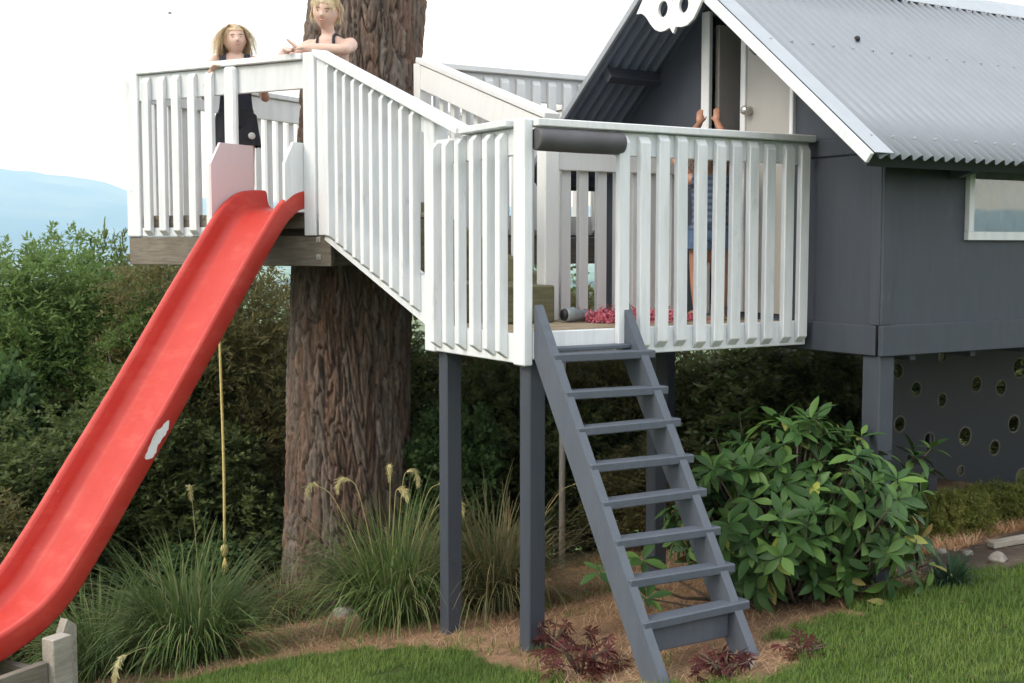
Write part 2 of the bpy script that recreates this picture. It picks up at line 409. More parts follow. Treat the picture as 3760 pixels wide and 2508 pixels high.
def build_ground():
    N = 441; t = np.linspace(-1, 1, N); b = 10.6; a = 14000/np.sinh(b)
    s = a*np.sinh(b*t); U, V = np.meshgrid(s+0.4, s+0.2)
    U = U.ravel(); V = V.ravel(); Z = gz(U, V)
    i = np.arange(N-1); I, J = np.meshgrid(i, i); q = (J*N+I).ravel()
    F = np.c_[q, q+1, q+N+1, q+N]
    mu, di, dr = zones(U, V)
    c = np.tile([0.055, 0.085, 0.022], (len(U), 1))
    k1 = fbm(U*2.2, V*2.2, 4, 8)[:, None]
    c = c*(0.7+0.6*k1)
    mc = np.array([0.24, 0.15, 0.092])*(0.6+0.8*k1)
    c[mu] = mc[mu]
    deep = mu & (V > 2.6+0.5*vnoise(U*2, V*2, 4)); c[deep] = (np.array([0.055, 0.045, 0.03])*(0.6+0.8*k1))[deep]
    c[di] = (np.array([0.125, 0.098, 0.078])*(0.7+0.6*k1))[di]
    c[dr] = (np.array([0.42, 0.25, 0.13])*(0.7+0.6*k1))[dr]
    rad = np.hypot(U, V); far = rad > 60
    ci = np.floor((U+0.3*V)/260); cj = np.floor((V-0.3*U)/190)
    h = np.sin(ci*91.7+cj*47.3)*43758.5; h = h-np.floor(h)
    fc = np.array([[0.11, 0.18, 0.05], [0.08, 0.135, 0.04], [0.16, 0.21, 0.07], [0.17, 0.19, 0.08], [0.05, 0.08, 0.035]])
    c[far] = fc[(h*4.99).astype(int)][far]
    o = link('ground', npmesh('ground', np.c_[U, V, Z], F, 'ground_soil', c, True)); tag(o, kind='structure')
build_ground()
def build_hills():
    nt, nr = 900, 46
    th = np.linspace(0, 2*np.pi, nt, endpoint=False); rr = np.linspace(0, 1, nr)
    T, Q = np.meshgrid(th, rr); rad = 5200+5200*Q
    x, y = rad*np.sin(T), rad*np.cos(T)
    deg = np.degrees(T)
    # crest height in degrees above the eye, read along the horizon (higher to the north-west)
    rel = (deg-9.0+180) % 360-180
    el = 1.85+1.2*np.exp(-((rel+6)/13)**2)+0.5*np.sin(T*5+1)+0.25*np.sin(T*11+2)
    el = el+0.55*(fbm(T*14, T*0+3, 5, 4)-0.5)
    crest = np.tan(np.radians(np.clip(el, 0.8, 5)))*9200+2
    prof = np.clip(Q/0.74, 0, 1)**1.25*np.where(Q > 0.74, 1-0.35*((Q-0.74)/0.26), 1)
    z = -66+(crest+66)*prof
    z = z+prof*(1-prof*0.55)*420*(fbm(x/900, y/900, 6, 7)-0.5)*np.clip(Q*5, 0, 1)
    V = np.c_[x.ravel(), y.ravel(), z.ravel()]
    i = np.arange(nt); F = []
    for k in range(nr-1): F.append(np.c_[k*nt+i, k*nt+(i+1) % nt, (k+1)*nt+(i+1) % nt, (k+1)*nt+i])
    o = link('hills', npmesh('hills', V, np.concatenate(F), 'hill_cover', None, True)); tag(o, kind='structure')
build_hills()

# ------------------------------------------------------------------ playhouse
UW, VC = 1.86, -0.50            # gable wall, near corner
UO = 1.40                       # front edge of the roof
EV, EZ = -0.836, 2.353          # near eave
RV, RZ = 0.7155, 3.580          # ridge
SL = (RZ-EZ)/(RV-EV)
LV = 2*RV-EV                    # far eave
WB = 2*RV-VC                    # far side wall
UB = 5.15                       # back of the house
def roofz(v): return RZ-SL*abs(v-RV)
house = thing('playhouse', 'dark grey playhouse on posts with a corrugated iron gable roof', 'playhouse', (UW, VC, 0.1))
dz = 0.05
out = [(VC, 1.52), (WB, 1.52), (WB, roofz(WB)-dz), (RV, RZ-dz), (VC, roofz(VC)-dz)]
door = [(0.155, 1.56), (0.93, 1.56), (0.93, 3.30), (0.40, 3.30), (0.155, 3.06)]
link('wall', sheet(out, [door], (UW, 0, 0), (0, 1, 0), (0, 0, 1), (0.03, 0, 0), 'grey_paint'), house)
box('floor', (UW+0.03, VC+0.03, 1.44), (UB, WB-0.03, 1.515), 'deck_timber', house)
wy0, wy1, wz0, wz1 = 2.49, 3.62, 1.965, 2.44
link('wall', sheet([(UW+0.031, 1.52), (UB, 1.52), (UB, roofz(VC)-dz), (UW+0.031, roofz(VC)-dz)], [[(wy0+.01, wz0+.01), (wy1-.01, wz0+.01), (wy1-.01, wz1-.01), (wy0+.01, wz1-.01)]],
     (0, VC+0.012, 0), (1, 0, 0), (0, 0, 1), (0, 0.02, 0), 'grey_paint'), house)
box('wall', (UW+0.031, WB-0.03, 1.52), (UB, WB, roofz(WB)-dz), 'grey_paint', house)
link('wall', sheet([(VC+.033, 1.52), (WB-.031, 1.52), (WB-.031, roofz(WB)-dz-.02), (RV, RZ-dz-.02), (VC+.033, roofz(VC)-dz-.02)], [], (UB-0.03, 0, 0), (0, 1, 0), (0, 0, 1), (0.03, 0, 0), 'inner_ply'), house)
# trims
box('base_board', (UW-0.02, VC+0.03, 1.365), (UW-0.001, WB, 1.522), 'grey_paint', house)
box('base_board', (UW-0.02, VC-0.022, 1.365), (UB, VC+0.011, 1.524), 'grey_paint', house)
box('corner_board', (UW-0.012, VC-0.004, 1.525), (UW+0.062, VC+0.011, 2.52), 'grey_paint', house)
box('corner_board', (UW-0.014, VC+0.0115, 1.523), (UW-0.001, VC+0.075, 2.52), 'grey_paint', house)
box('wall_batten', (UW-0.014, VC+0.076, 2.41), (UW-0.001, 0.08, 2.50), 'grey_paint', house)
box('wall_batten', (UW-0.014, 1.02, 2.41), (UW-0.001, WB, 2.50), 'grey_paint', house)
box('wall_batten', (3.78, VC-0.006, 1.526), (3.85, VC+0.0115, 2.5), 'grey_paint', house)
box('eave_beam', (UW+0.063, VC-0.012, 2.46), (UB, VC+0.0115, 2.545), 'grey_paint', house)
for (u, v) in ((UW+0.055, VC+0.07), (UB-0.1, VC+0.07), (4.45, WB-0.07), (UB-0.1, WB-0.07)):
    g = gzs(u, v)
    box('post', (u-0.055, v-0.06, g-0.25), (u+0.055, v+0.06, 1.364), 'grey_paint', house, 0.006)
for k in range(7):
    u = UW+0.25+k*0.48; box('joist', (u, VC+0.03, 1.33), (u+0.045, WB-0.01, 1.438), 'grey_paint', house)
# corrugated roof: sheets of ten waves lapped one over the next
pit = 0.076
def roof_sheet_mesh(nw):
    L = math.hypot(RV-EV, RZ-EZ); per = 10; nx = nw*per+1; ny = 5
    x = np.linspace(0, nw*pit, nx); y = np.linspace(0, L, ny); X, Y = np.meshgrid(x, y)
    Z = 0.0155*np.cos(2*np.pi*X/pit)+0.0022*X/(nw*pit)
    Z = Z+0.0004*np.sin(Y*5+X*3)
    top = np.c_[X.ravel(), Y.ravel(), Z.ravel()]; bot = top-[0, 0, 0.0016]
    i = np.arange(nx-1); j = np.arange(ny-1); I, J = np.meshgrid(i, j); q = (J*nx+I).ravel(); n = nx*ny
    F = [np.c_[q, q+1, q+nx+1, q+nx], np.c_[q+n, q+nx+n, q+nx+1+n, q+1+n]]
    a = i; F.append(np.c_[a, a+n, a+1+n, a+1]); a = i+(ny-1)*nx; F.append(np.c_[a, a+1, a+1+n, a+n])
    return npmesh('roof_sheet', np.r_[top, bot], np.concatenate(F), 'zinc_roof', None, True)
rs = roof_sheet_mesh(10)
rs.materials.append(MAT['roof_under_shade'])
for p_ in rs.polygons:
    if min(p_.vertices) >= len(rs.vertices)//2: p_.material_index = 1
sl_len = math.hypot(RV-EV, RZ-EZ)
def slope_quat(side):
    y = Vector((0, 1, SL)).normalized() if side < 0 else Vector((0, -1, SL)).normalized()
    x = Vector((1, 0, 0)) if side < 0 else Vector((-1, 0, 0))
    z = x.cross(y); return Matrix((x, y, z)).transposed().to_quaternion(), x, y, z
rc = [(UO-0.01, RV-0.15, RZ-0.15*SL+0.02), (UO-0.01, RV-0.05, RZ-0.05*SL+0.028), (UO-0.01, RV, RZ+0.026), (UO-0.01, RV+0.05, RZ-0.05*SL+0.028), (UO-0.01, RV+0.15, RZ-0.15*SL+0.02),
      (UO-0.01, RV+0.15, RZ-0.15*SL+0.017), (UO-0.01, RV, RZ+0.023), (UO-0.01, RV-0.15, RZ-0.15*SL+0.017)]
roof = link('roof', prism(rc, (UB-UO+0.15, 0, 0), 'flashing'), house)
for side in (-1, 1):
    q, x, y, z = slope_quat(side)
    for k in range(5):
        u0 = UO+0.02+k*0.758 if side < 0 else UO+0.02+(k+1)*0.758+0.002
        ev = EV if side < 0 else LV
        s = link('roof_sheet', rs, roof, Vector((u0, ev, EZ)), q)
    # screws
    if side < 0:
        sm = mesh('roof_screw', *tube_geo([(0, 0, 0), (0, 0, .004), (0, 0, .0042), (0, 0, .010)], [.010, .010, .006, .005], 8), 'screw_metal')
        for vrow in (-0.72, -0.02, 0.55):
            k = 1
            while UO+0.02+pit*k < UB:
                u = UO+0.02+pit*k
                link('roof_screw', sm, roof, Vector((u, vrow, roofz(vrow)))+z*0.0145, q); k += 2
        link('roof_screw', mesh('roof_cap_screw', *tube_geo([(0, 0, 0), (0, 0, .012), (0, 0, .02)], [.017, .017, .008], 10), 'dark_rubber'), roof, Vector((2.238, 0.079, roofz(0.079)))+z*0.012, q)
    # edge flashing along the gable, barge board under it
    ev = EV if side < 0 else LV
    mid = Vector(((UO+UO+0.125)/2, (ev+RV)/2, (EZ+RZ)/2))
    obox('flashing', mid+z*0.019, (0.125, sl_len+0.0, 0.003), 'flashing', roof, q, 0.0)
    obox('barge_board', Vector((UO-0.012, (ev+RV)/2, (EZ+RZ)/2))-z*(0.014 if side < 0 else 0.006), (0.022, sl_len-0.0, 0.055 if side < 0 else 0.040), 'white_paint' if side < 0 else 'flashing', roof, q, 0.003)
    # purlins along the house and a rafter at the wall line
    for f in (0.04, 0.55, 0.955):
        v = ev+(RV-ev)*f
        obox('purlin', Vector(((UO+UB)/2+0.03, v, roofz(v)))-z*0.053, (UB-UO-0.06, 0.055, 0.085), 'dark_underside_paint', roof, q, 0.003)
# eave bracket
link('eave_bracket', prism([(2.335, VC-0.013, 2.455), (2.335, VC-0.27, 2.375), (2.335, VC-0.27, 2.355), (2.335, VC-0.06, 2.29), (2.335, VC-0.013, 2.29)], (0.05, 0, 0), 'grey_paint'), house)
# window
win = link('window', prism([(wy0-.002, VC-0.016, wz0), (wy1, VC-0.016, wz0), (wy1, VC-0.016, wz0+0.045), (wy0-.002, VC-0.016, wz0+0.045)], (0, 0.045, 0), 'white_paint'), house)
box('frame', (wy0, VC-0.018, wz0+0.045), (wy0+0.042, VC+0.03, wz1), 'white_paint', win, 0.003)
box('frame', (wy1-0.042, VC-0.018, wz0+0.045), (wy1, VC+0.03, wz1), 'white_paint', win, 0.003)
box('frame', (wy0+0.042, VC-0.018, wz1-0.04), (wy1-0.042, VC+0.03, wz1), 'white_paint', win, 0.003)
box('pane', (wy0+0.042, VC+0.002, wz0+0.045), (wy1-0.042, VC+0.006, wz1-0.04), 'window_glass', win, 0)
cv, cf = [], []
for i in range(60):
    u = wy0+0.02+i*(wy1-wy0-0.04)/59; w = VC+0.10+0.012*math.sin(i*0.9)
    cv += [(u, w, wz0-0.05), (u, w, wz1)]
for i in range(59): cf.append((2*i, 2*i+2, 2*i+3, 2*i+1))
link('curtain', mesh('curtain', cv, cf, 'curtain', True), win)
# doors
box('door_jamb', (UW-0.025, 0.858, 1.523), (UW+0.004, 0.932, 3.33), 'white_paint', house)
box('door_jamb', (UW-0.025, 0.150, 1.523), (UW+0.06, 0.178, 3.05), 'white_paint', house)
dr = link('door', prism([(UW-0.012, 0.182, 1.55), (UW-0.012, 0.560, 1.55), (UW-0.012, 0.560, 3.27), (UW-0.012, 0.40, 3.27), (UW-0.012, 0.182, 3.06)], (0.034, 0, 0), 'door_paint'), house)
tag(dr, 'closed pale leaf of the double door with a round knob')
box('edge_stile', (UW-0.024, 0.538, 1.55), (UW+0.024, 0.582, 3.28), 'white_paint', dr, 0.003)
kv, kf = tube_geo([(0, 0, 0), (-.012, 0, 0), (-.02, 0, 0), (-.03, 0, 0), (-.045, 0, 0), (-.056, 0, 0), (-.061, 0, 0)], [.026, .024, .012, .018, .027, .022, .008], 16)
link('knob', mesh('knob', kv, kf, 'knob_metal', True), dr, (UW-0.012, 0.505, 2.71))
q = frame_quat(Vector((math.cos(R(4)), math.sin(R(4)), 0)))
d2 = link('door', boxmesh(0.37, 0.034, 1.70, 0.003, 'inner_ply'), house, Vector((UW+0.045, 0.872, 2.405))+Vector((math.cos(R(4)), math.sin(R(4)), 0))*0.19, q)
tag(d2, 'brown inner leaf of the double door swung open inwards')
# things seen dimly inside: a shelf with a few tins
box('shelf', (3.2, WB-0.30, 2.30), (4.6, WB-0.032, 2.33), 'inner_ply', house)

# cut-out plaque on the gable
def zp(x, y):      # outline sketched on a 3.137-scale grid over the gable plane
    return (x, y)
sk = [(0.889, 3.35), (0.946, 3.278), (0.905, 3.276), (0.875, 3.262), (0.851, 3.243), (0.814, 3.201), (0.773, 3.165), (0.725, 3.146), (0.678, 3.146), (0.647, 3.156), (0.635, 3.154), (0.607, 3.119), (0.585, 3.154), (0.539, 3.145), (0.486, 3.147), (0.435, 3.172), (0.399, 3.212), (0.363, 3.262),
      (.36, 3.31), (.40, 3.36), (.46, 3.40), (.54, 3.41), (.61, 3.39), (.68, 3.41), (.77, 3.42), (.85, 3.40)]
def ell(cx, cy, rx, ry, n=20): return [(cx+rx*math.cos(2*math.pi*i/n), cy+ry*math.sin(2*math.pi*i/n)) for i in range(n)]
h1 = ell(.699, 3.268, .043, .046); h2 = ell(.515, 3.262, .041, .044)
nose = [(.61, 3.282), (.628, 3.34), (.592, 3.34)]
plq = link('cutout_plaque', sheet(sk, [h1, h2, nose], (UO-0.042, 0, 0), (0, 1, 0), (0, 0, 1), (0.016, 0, 0), 'sign_white'))
tag(plq, 'white cut-out plaque with two oval eye holes hung in the gable', 'plaque')

# ------------------------------------------------------------------ lower deck
FZ = 1.515
ld = thing('lower_deck', 'low white-railed deck on grey posts beside the playhouse door', 'deck', (0.0, 0.0, 0.0))
for k in range(10):
    box('floor_board', (0.06, 0.038+k*0.094, FZ-0.03), (UW-0.022, 0.038+k*0.094+0.088, FZ+random.uniform(-.002, .002)), 'deck_timber', ld)
for k in range(5):
    u = 0.1+k*0.40; box('joist', (u, 0.04, 1.40), (u+0.045, 0.97, FZ-0.031), 'weathered_beam', ld)
box('skirt_board', (0.052, 0.0, 1.395), (UW-0.045, 0.034, 1.527), 'white_paint', ld)
box('skirt_board', (0.012, 0.10, 1.372), (0.05, 1.03, 1.512), 'white_paint', ld)
box('skirt_board', (0.052, 0.98, 1.395), (UW-0.045, 1.015, 1.51), 'white_paint', ld)
box('corner_post', (0.0, 0.0, 1.365), (0.051, 0.10, 2.527), 'white_paint', ld, 0.006)
box('newel_post', (0.0, 0.905, 1.368), (0.09, 1.02, 2.60), 'white_paint', ld, 0.006)
def baluster_mesh(w, d, h, mat='white_paint'):
    """w along x, depth d along y (front at -d), height h; tops and feet cut back at the front"""
    c = 0.035
    prof = [(0, 0), (-d, c), (-d, h-c*0.9), (-d*0.45, h), (0, h)]
    V = [(-w/2, y, z) for y, z in prof]+[(w/2, y, z) for y, z in prof]; n = len(prof)
    F = [tuple(range(n)), tuple(range(2*n-1, n-1, -1))]
    for i in range(n): F.append((i, n+i, n+(i+1) % n, (i+1) % n))
    me = mesh('baluster', V, F, mat)
    bm = bmesh.new(); bm.from_mesh(me); bmesh.ops.recalc_face_normals(bm, faces=bm.faces)
    bmesh.ops.bevel(bm, geom=bm.edges[:], offset=0.003, segments=1, affect='EDGES'); bm.to_mesh(me); bm.free(); return me
QF = Matrix.Identity(3).to_quaternion()
def facing(nrm):
    """quaternion so that local -Y looks along nrm"""
    y = -Vector(nrm).normalized(); z = Vector((0, 0, 1)); x = y.cross(z)
    return Matrix((x, y, z)).transposed().to_quaternion()
bfm = baluster_mesh(0.064, 0.034, 1.065)
def jig(a=0.004): return random.uniform(-a, a)
rl1 = bar('railing', (0.052, 0.008, 2.508), (UW-0.03, 0.008, 2.508), 0.10, 0.036, 'rail_cap_paint', ld, bake=True)
for u in (0.565, 0.685, 0.803, 0.927, 1.048, 1.175, 1.286, 1.405, 1.521, 1.651, 1.762):
    link('baluster', bfm, rl1, (u+jig(.007), -0.0005, 1.412+jig(.010)), Vector((0, 0, 1)).rotation_difference(Vector((jig(.006), 0, 1))))
box('top_board', (0.535, 0.0, 2.372), (UW-0.045, 0.03, 2.488), 'white_paint', rl1)
blm = baluster_mesh(0.043, 0.050, 1.08)
ql = facing((-1, 0, 0))
rl2 = bar('railing', (0.015, 0.101, 2.509), (0.015, 0.575, 2.509), 0.108, 0.034, 'white_paint', ld, bake=True)
for v in (0.860, 0.726, 0.587, 0.440, 0.307, 0.181):
    link('baluster', blm, rl2, (0.0115, v+jig(), 1.395+jig(.008)), ql)
box('top_board', (0.012, 0.10, 2.36), (0.045, 0.905, 2.488), 'white_paint', rl2)
# back rail
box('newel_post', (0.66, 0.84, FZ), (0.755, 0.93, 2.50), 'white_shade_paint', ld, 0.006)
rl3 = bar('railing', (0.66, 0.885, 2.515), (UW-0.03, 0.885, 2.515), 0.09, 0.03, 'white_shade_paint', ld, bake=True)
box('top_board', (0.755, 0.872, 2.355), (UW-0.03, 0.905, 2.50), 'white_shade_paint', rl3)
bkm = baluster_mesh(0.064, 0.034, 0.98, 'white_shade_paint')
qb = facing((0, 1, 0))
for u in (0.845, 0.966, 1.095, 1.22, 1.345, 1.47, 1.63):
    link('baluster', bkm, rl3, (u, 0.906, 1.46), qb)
for (u, v) in ((0.092, 0.068), (0.092, 0.90), (1.50, 0.90), (1.72, 0.07)):
    g = gzs(u, v)
    if v < 0.5 and u > 1: continue
    box('post', (u-0.046, v-0.046, g-0.25), (u+0.046, v+0.046, 1.3945 if v < .5 else 1.371), 'grey_paint', ld, 0.006)

# padding roll over the ladder opening
pv, pf = tube_geo([(0.056, 0.0, 2.432), (0.058, 0, 2.432), (0.075, 0, 2.432), (0.3, 0, 2.431), (0.53, 0, 2.43), (0.55, 0, 2.43), (0.558, 0, 2.43)], [.045, .052, .055, .056, .055, .05, .035], 20)
tag(link('padding_roll', mesh('padding_roll', [Vector(p)+Vector((0, -0.012, -0.001)) for p in pv], pf, 'pad_vinyl', True)), 'dark padded roll fixed under the rail above the ladder', 'padding')

# ------------------------------------------------------------------ stairs between the decks
st = thing('stairway', 'short white-railed stairway climbing from the low deck to the high deck', 'stairs', (0.3, 1.0, FZ))
def zr(v): return 2.508+(v-0.566)*0.3385
def zb(v): return 1.504+(v-1.02)*0.335
hr1 = bar('handrail', (0.006, 0.570, zr(0.566)), (0.006, 2.46, zr(2.46)), 0.105, 0.036, 'white_paint', st, bake=True)
bar('rail_board', (0.028, 0.93, zr(0.93)-0.075), (0.028, 2.42, zr(2.42)-0.075), 0.03, 0.11, 'white_paint', hr1)
link('stringer', prism([(0.012, 1.022, zb(1.02)), (0.012, 2.42, zb(2.42)), (0.012, 2.42, zb(2.42)+0.25), (0.012, 1.022, zb(1.02)+0.25)], (0.04, 0, 0), 'white_paint'), st)
link('stringer', prism([(0.70, 0.935, 1.517), (0.70, 2.42, zb(2.42)), (0.70, 2.42, zb(2.42)+0.25), (0.70, 0.935, 1.75)], (0.04, 0, 0), 'treated_step'), st)
for v in (2.255, 2.116, 1.985, 1.858, 1.741, 1.609, 1.481, 1.357, 1.226, 1.099):
    h = (zr(v)-0.02)-(zb(v)+0.045)
    link('baluster', baluster_mesh(0.043, 0.05, round(h, 2)), hr1, (0.0115, v+jig(.006), zb(v)+0.045), ql)
for k, (v0, v1) in enumerate(((0.935, 1.50), (1.50, 2.13))):
    z = FZ+0.21*(k+1)
    box('tread', (0.054, v0, z-0.04), (0.699, v1, z), 'treated_step', st)
    box('riser', (0.054, v0+0.004, z-0.21+0.001), (0.699, v0+0.03, z-0.0405), 'treated_step', st)
box('riser', (0.054, 2.131, FZ+0.421), (0.699, 2.155, FZ+0.59), 'treated_step', st)
box('step_block', (0.30, 0.70, FZ+.003), (0.635, 0.932, FZ+.205), 'treated_step', st, 0.008)
# far side rail
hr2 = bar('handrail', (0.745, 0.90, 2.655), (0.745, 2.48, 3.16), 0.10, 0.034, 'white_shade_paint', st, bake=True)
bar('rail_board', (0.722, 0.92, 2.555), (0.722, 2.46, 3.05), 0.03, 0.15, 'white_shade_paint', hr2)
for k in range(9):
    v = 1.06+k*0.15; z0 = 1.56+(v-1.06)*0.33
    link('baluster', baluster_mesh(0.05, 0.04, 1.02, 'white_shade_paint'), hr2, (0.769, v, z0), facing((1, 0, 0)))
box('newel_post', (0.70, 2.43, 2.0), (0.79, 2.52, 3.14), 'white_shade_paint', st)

# ------------------------------------------------------------------ upper deck round the pine
UZ = 2.145
Cc = Vector((0.0, 2.5, 0)); EE = Vector((-0.49614, 0.86824, 0)); NN = Vector((-0.86824, -0.49614, 0))
def ud(s, t, z): return Cc+EE*s+NN*t+Vector((0, 0, z))
TREE = Vector((0.72, 3.50, 0))
up = thing('upper_deck', 'high white-railed deck with weathered beams built round the pine trunk', 'deck', (0.5, 3.4, 1.8))
Lc = Cc+EE*1.66; Mc = Lc-NN*2.4
poly = [Cc, Lc, Mc, Vector((3.0, 5.1, 0)), Vector((3.0, 2.5, 0))]
v = 2.50
while v < 5.0:
    vm = v+0.045; xs = []
    for i in range(5):
        a, b = poly[i], poly[(i+1) % 5]
        if (a.y > vm) != (b.y > vm): xs.append(a.x+(b.x-a.x)*(vm-a.y)/(b.y-a.y))
    if len(xs) >= 2:
        lo, hi = min(xs)+0.03, max(xs)-0.03; segs = [(lo, hi)]
        dv = abs(vm-TREE.y)
        if dv < 0.57:
            hw = math.sqrt(0.57**2-dv*dv); segs = [(lo, TREE.x-hw), (TREE.x+hw, hi)]
        for a, b in segs:
            if b-a > 0.08: box('floor_board', (a, v, UZ-0.03), (b, v+0.088, UZ+jig(.002)), 'deck_timber', up)
    v += 0.094
for k in range(4): box('floor_board', (0.055, 2.135+k*0.092, UZ-0.03), (0.698, 2.135+k*0.092+0.086, UZ), 'deck_timber', up)
rl4 = bar('railing', ud(0.098, -0.015, 3.136), ud(1.541, -0.015, 3.136), 0.09, 0.040, 'white_paint', up, bake=True)
def sbar(name, s0, s1, t, z0, z1, w, mat, par=None): return bar(name, ud(s0, t, (z0+z1)/2), ud(s1, t, (z0+z1)/2), w, z1-z0, mat, par or up)
sbar('beam', -0.10, 1.67, -0.028, 1.803, 1.997, 0.05, 'weathered_beam')
sbar('beam', -0.02, 1.62, -0.60, 1.92, UZ-0.031, 0.045, 'weathered_beam')
sbar('edge_board', 0.10, 1.54, -0.03, 2.045, UZ-0.002, 0.03, 'weathered_beam')
sbar('bottom_rail', 0.74, 1.54, -0.008, 2.0, 2.06, 0.012, 'white_paint', rl4)
bar('beam', (0.10, 2.53, 1.90), (3.0, 2.53, 1.90), 0.05, 0.19, 'weathered_beam', up)
bar('beam', Lc+Vector((0, 0, 1.90))-NN*0.06, Mc+Vector((0, 0, 1.90)), 0.05, 0.19, 'weathered_beam', up)
bar('beam', (1.3, 5.06, 1.90), (3.0, 5.06, 1.90), 0.05, 0.19, 'weathered_beam', up)
bar('beam', (2.97, 2.56, 1.90), (2.97, 5.03, 1.90), 0.05, 0.19, 'weathered_beam', up)
bar('beam', (-0.15, 2.98, 2.055), (2.9, 2.98, 2.055), 0.05, 0.11, 'weathered_beam', up)
bar('beam', (-0.25, 4.06, 2.055), (2.9, 4.06, 2.055), 0.05, 0.11, 'weathered_beam', up)
for (u, v) in ((2.93, 2.62), (2.93, 4.98), (1.6, 4.98)):
    box('post', (u-.05, v-.05, gzs(u, v)-.3), (u+.05, v+.05, 1.80), 'grey_paint', up)
for zz in (1.863, 1.975):
    obox('washer', ud(-0.005, 0.001, zz), (0.034, 0.006, 0.034), 'galvanised', up, frame_quat(EE), 0.001)
    obox('bolt', ud(-0.005, 0.008, zz), (0.014, 0.010, 0.014), 'screw_metal', up, frame_quat(EE), 0.002)
# front rail
qe = facing(NN)
sbar('top_board', 0.09, 1.56, -0.018, 2.935, 3.112, 0.032, 'white_paint', rl4)
bam = baluster_mesh(0.064, 0.036, 1.085)
for s in (1.455, 1.315, 1.185, 1.035, 0.88):
    link('baluster', bam, rl4, ud(s+jig(), -0.0015, 2.005), qe)
obox('post', ud(1.606, -0.03, 2.578), (0.127, 0.085, 1.158), 'white_paint', up, frame_quat(EE), 0.006)
obox('post', ud(0.690, 0.018, 2.60), (0.10, 0.05, 1.02), 'white_paint', up, frame_quat(EE), 0.014)
obox('post', ud(0.048, -0.02, 2.579), (0.097, 0.075, 1.160), 'white_paint', up, frame_quat(EE), 0.005)
box('post', (-0.012, 2.31, 2.0), (0.03, 2.46, 3.11), 'white_paint', up, 0.005)
# left side, back and the rail running on behind the low deck
def rail_run(a, b, nrm, n, mat='white_shade_paint', w=0.064):
    a, b = Vector(a), Vector(b); d = (b-a).normalized(); nrm = Vector(nrm)
    rl = bar('railing', a+Vector((0, 0, 3.134))+nrm*0.01, b+Vector((0, 0, 3.134))+nrm*0.01, 0.10, 0.038, mat, up, bake=True)
    bar('top_board', a+Vector((0, 0, 3.025)), b+Vector((0, 0, 3.025)), 0.032, 0.17, mat, rl)
    bar('bottom_rail', a+Vector((0, 0, 2.075)), b+Vector((0, 0, 2.075)), 0.032, 0.13, mat, rl)
    L = (b-a).length
    me = baluster_mesh(w, 0.034, 1.08, mat); qq = facing(nrm)
    for k in range(n):
        p = a+d*(L*(k+0.5)/n)+nrm*0.0175
        link('baluster', me, rl, p+Vector((0, 0, 2.01)), qq)
rail_run(Lc-NN*0.08-EE*0.03, Mc-EE*0.03, EE, 17, 'white_paint')
rail_run((0.80, 2.515, 0), (3.0, 2.515, 0), (0, -1, 0), 17)
rail_run(Mc+Vector((0.05, -0.03, 0)), (3.0, 5.07, 0), (0, 1, 0), 13)
rail_run((2.985, 2.60, 0), (2.985, 5.0, 0), (1, 0, 0), 18)
# cheeks beside the slide
def cheek(s, mat, t1, z0, z1, th=0.02, t0=-0.02):
    pts = [ud(s, t0, z0), ud(s, t1, z0), ud(s, t1, z1-0.14), ud(s, t1-0.09, z1), ud(s, t0, z1)]
    link('side_panel', prism(pts, EE*th, mat), up)
cheek(0.617, 'pink_primer', 0.30, 2.12, 2.60, .018, -.11); cheek(0.098, 'white_paint', 0.20, 2.15, 2.59)
# ------------------------------------------------------------------ slide
def catmull(P, k=6):
    P = [Vector(p) for p in P]; out = []
    for i in range(len(P)-1):
        a, b, c, d = P[max(i-1, 0)], P[i], P[i+1], P[min(i+2, len(P)-1)]
        for j in range(k):
            t = j/k; out.append(0.5*((2*b)+(c-a)*t+(2*a-5*b+4*c-d)*t*t+(3*b-a-3*c+d)*t**3))
    out.append(P[-1]); return out
rim = [(-.17, 2.305), (-.05, 2.302), (.08, 2.282), (.18, 2.235), (.28, 2.16), (.44, 1.99), (.74, 1.65), (1.0, 1.345), (1.3, 1.0), (1.58, .69), (1.75, .495), (1.9, .335), (2.02, .215), (2.15, .128), (2.3, .068), (2.45, .030), (2.6, .005), (2.78, -.01)]
rp = catmull([(a, b, 0) for a, b in rim], 5)
SS = 0.350
sec = [(-.283, -.125), (-.288, -.118), (-.288, -.02), (-.283, -.004), (-.268, .0), (-.250, -.004), (-.240, -.020), (-.232, -.075), (-.222, -.100), (-.195, -.121), (-.150, -.130), (-.07, -.132), (0, -.132)]
sec = [(x*.875, h) for x, h in sec]; sec = sec+[(-x, h) for x, h in sec[-2::-1]]
slide = thing('slide', 'long red plastic slide running down from the high deck', 'slide', ud(SS, 2.3, -0.1))
SV = []; SF = []; ns = len(sec)
def slide_pt(i, x, h):
    a, b = rp[max(i-1, 0)], rp[min(i+1, len(rp)-1)]; d = (b-a).normalized(); nx, nz = -d.y, d.x   # outward normal (t, z)
    if nz < 0: nx, nz = -nx, -nz
    p = rp[i]; return ud(SS+x, p.x+nx*h, p.y+nz*h)
for i in range(len(rp)):
    for x, h in sec: SV.append(slide_pt(i, x, h))
for i in range(len(rp)-1):
    for k in range(ns-1): SF.append((i*ns+k, i*ns+k+1, (i+1)*ns+k+1, (i+1)*ns+k))
so = link('chute', mesh('chute', SV, SF, 'red_plastic', True), slide)
md = so.modifiers.new('solid', 'SOLIDIFY'); md.thickness = 0.005; md.offset = 0
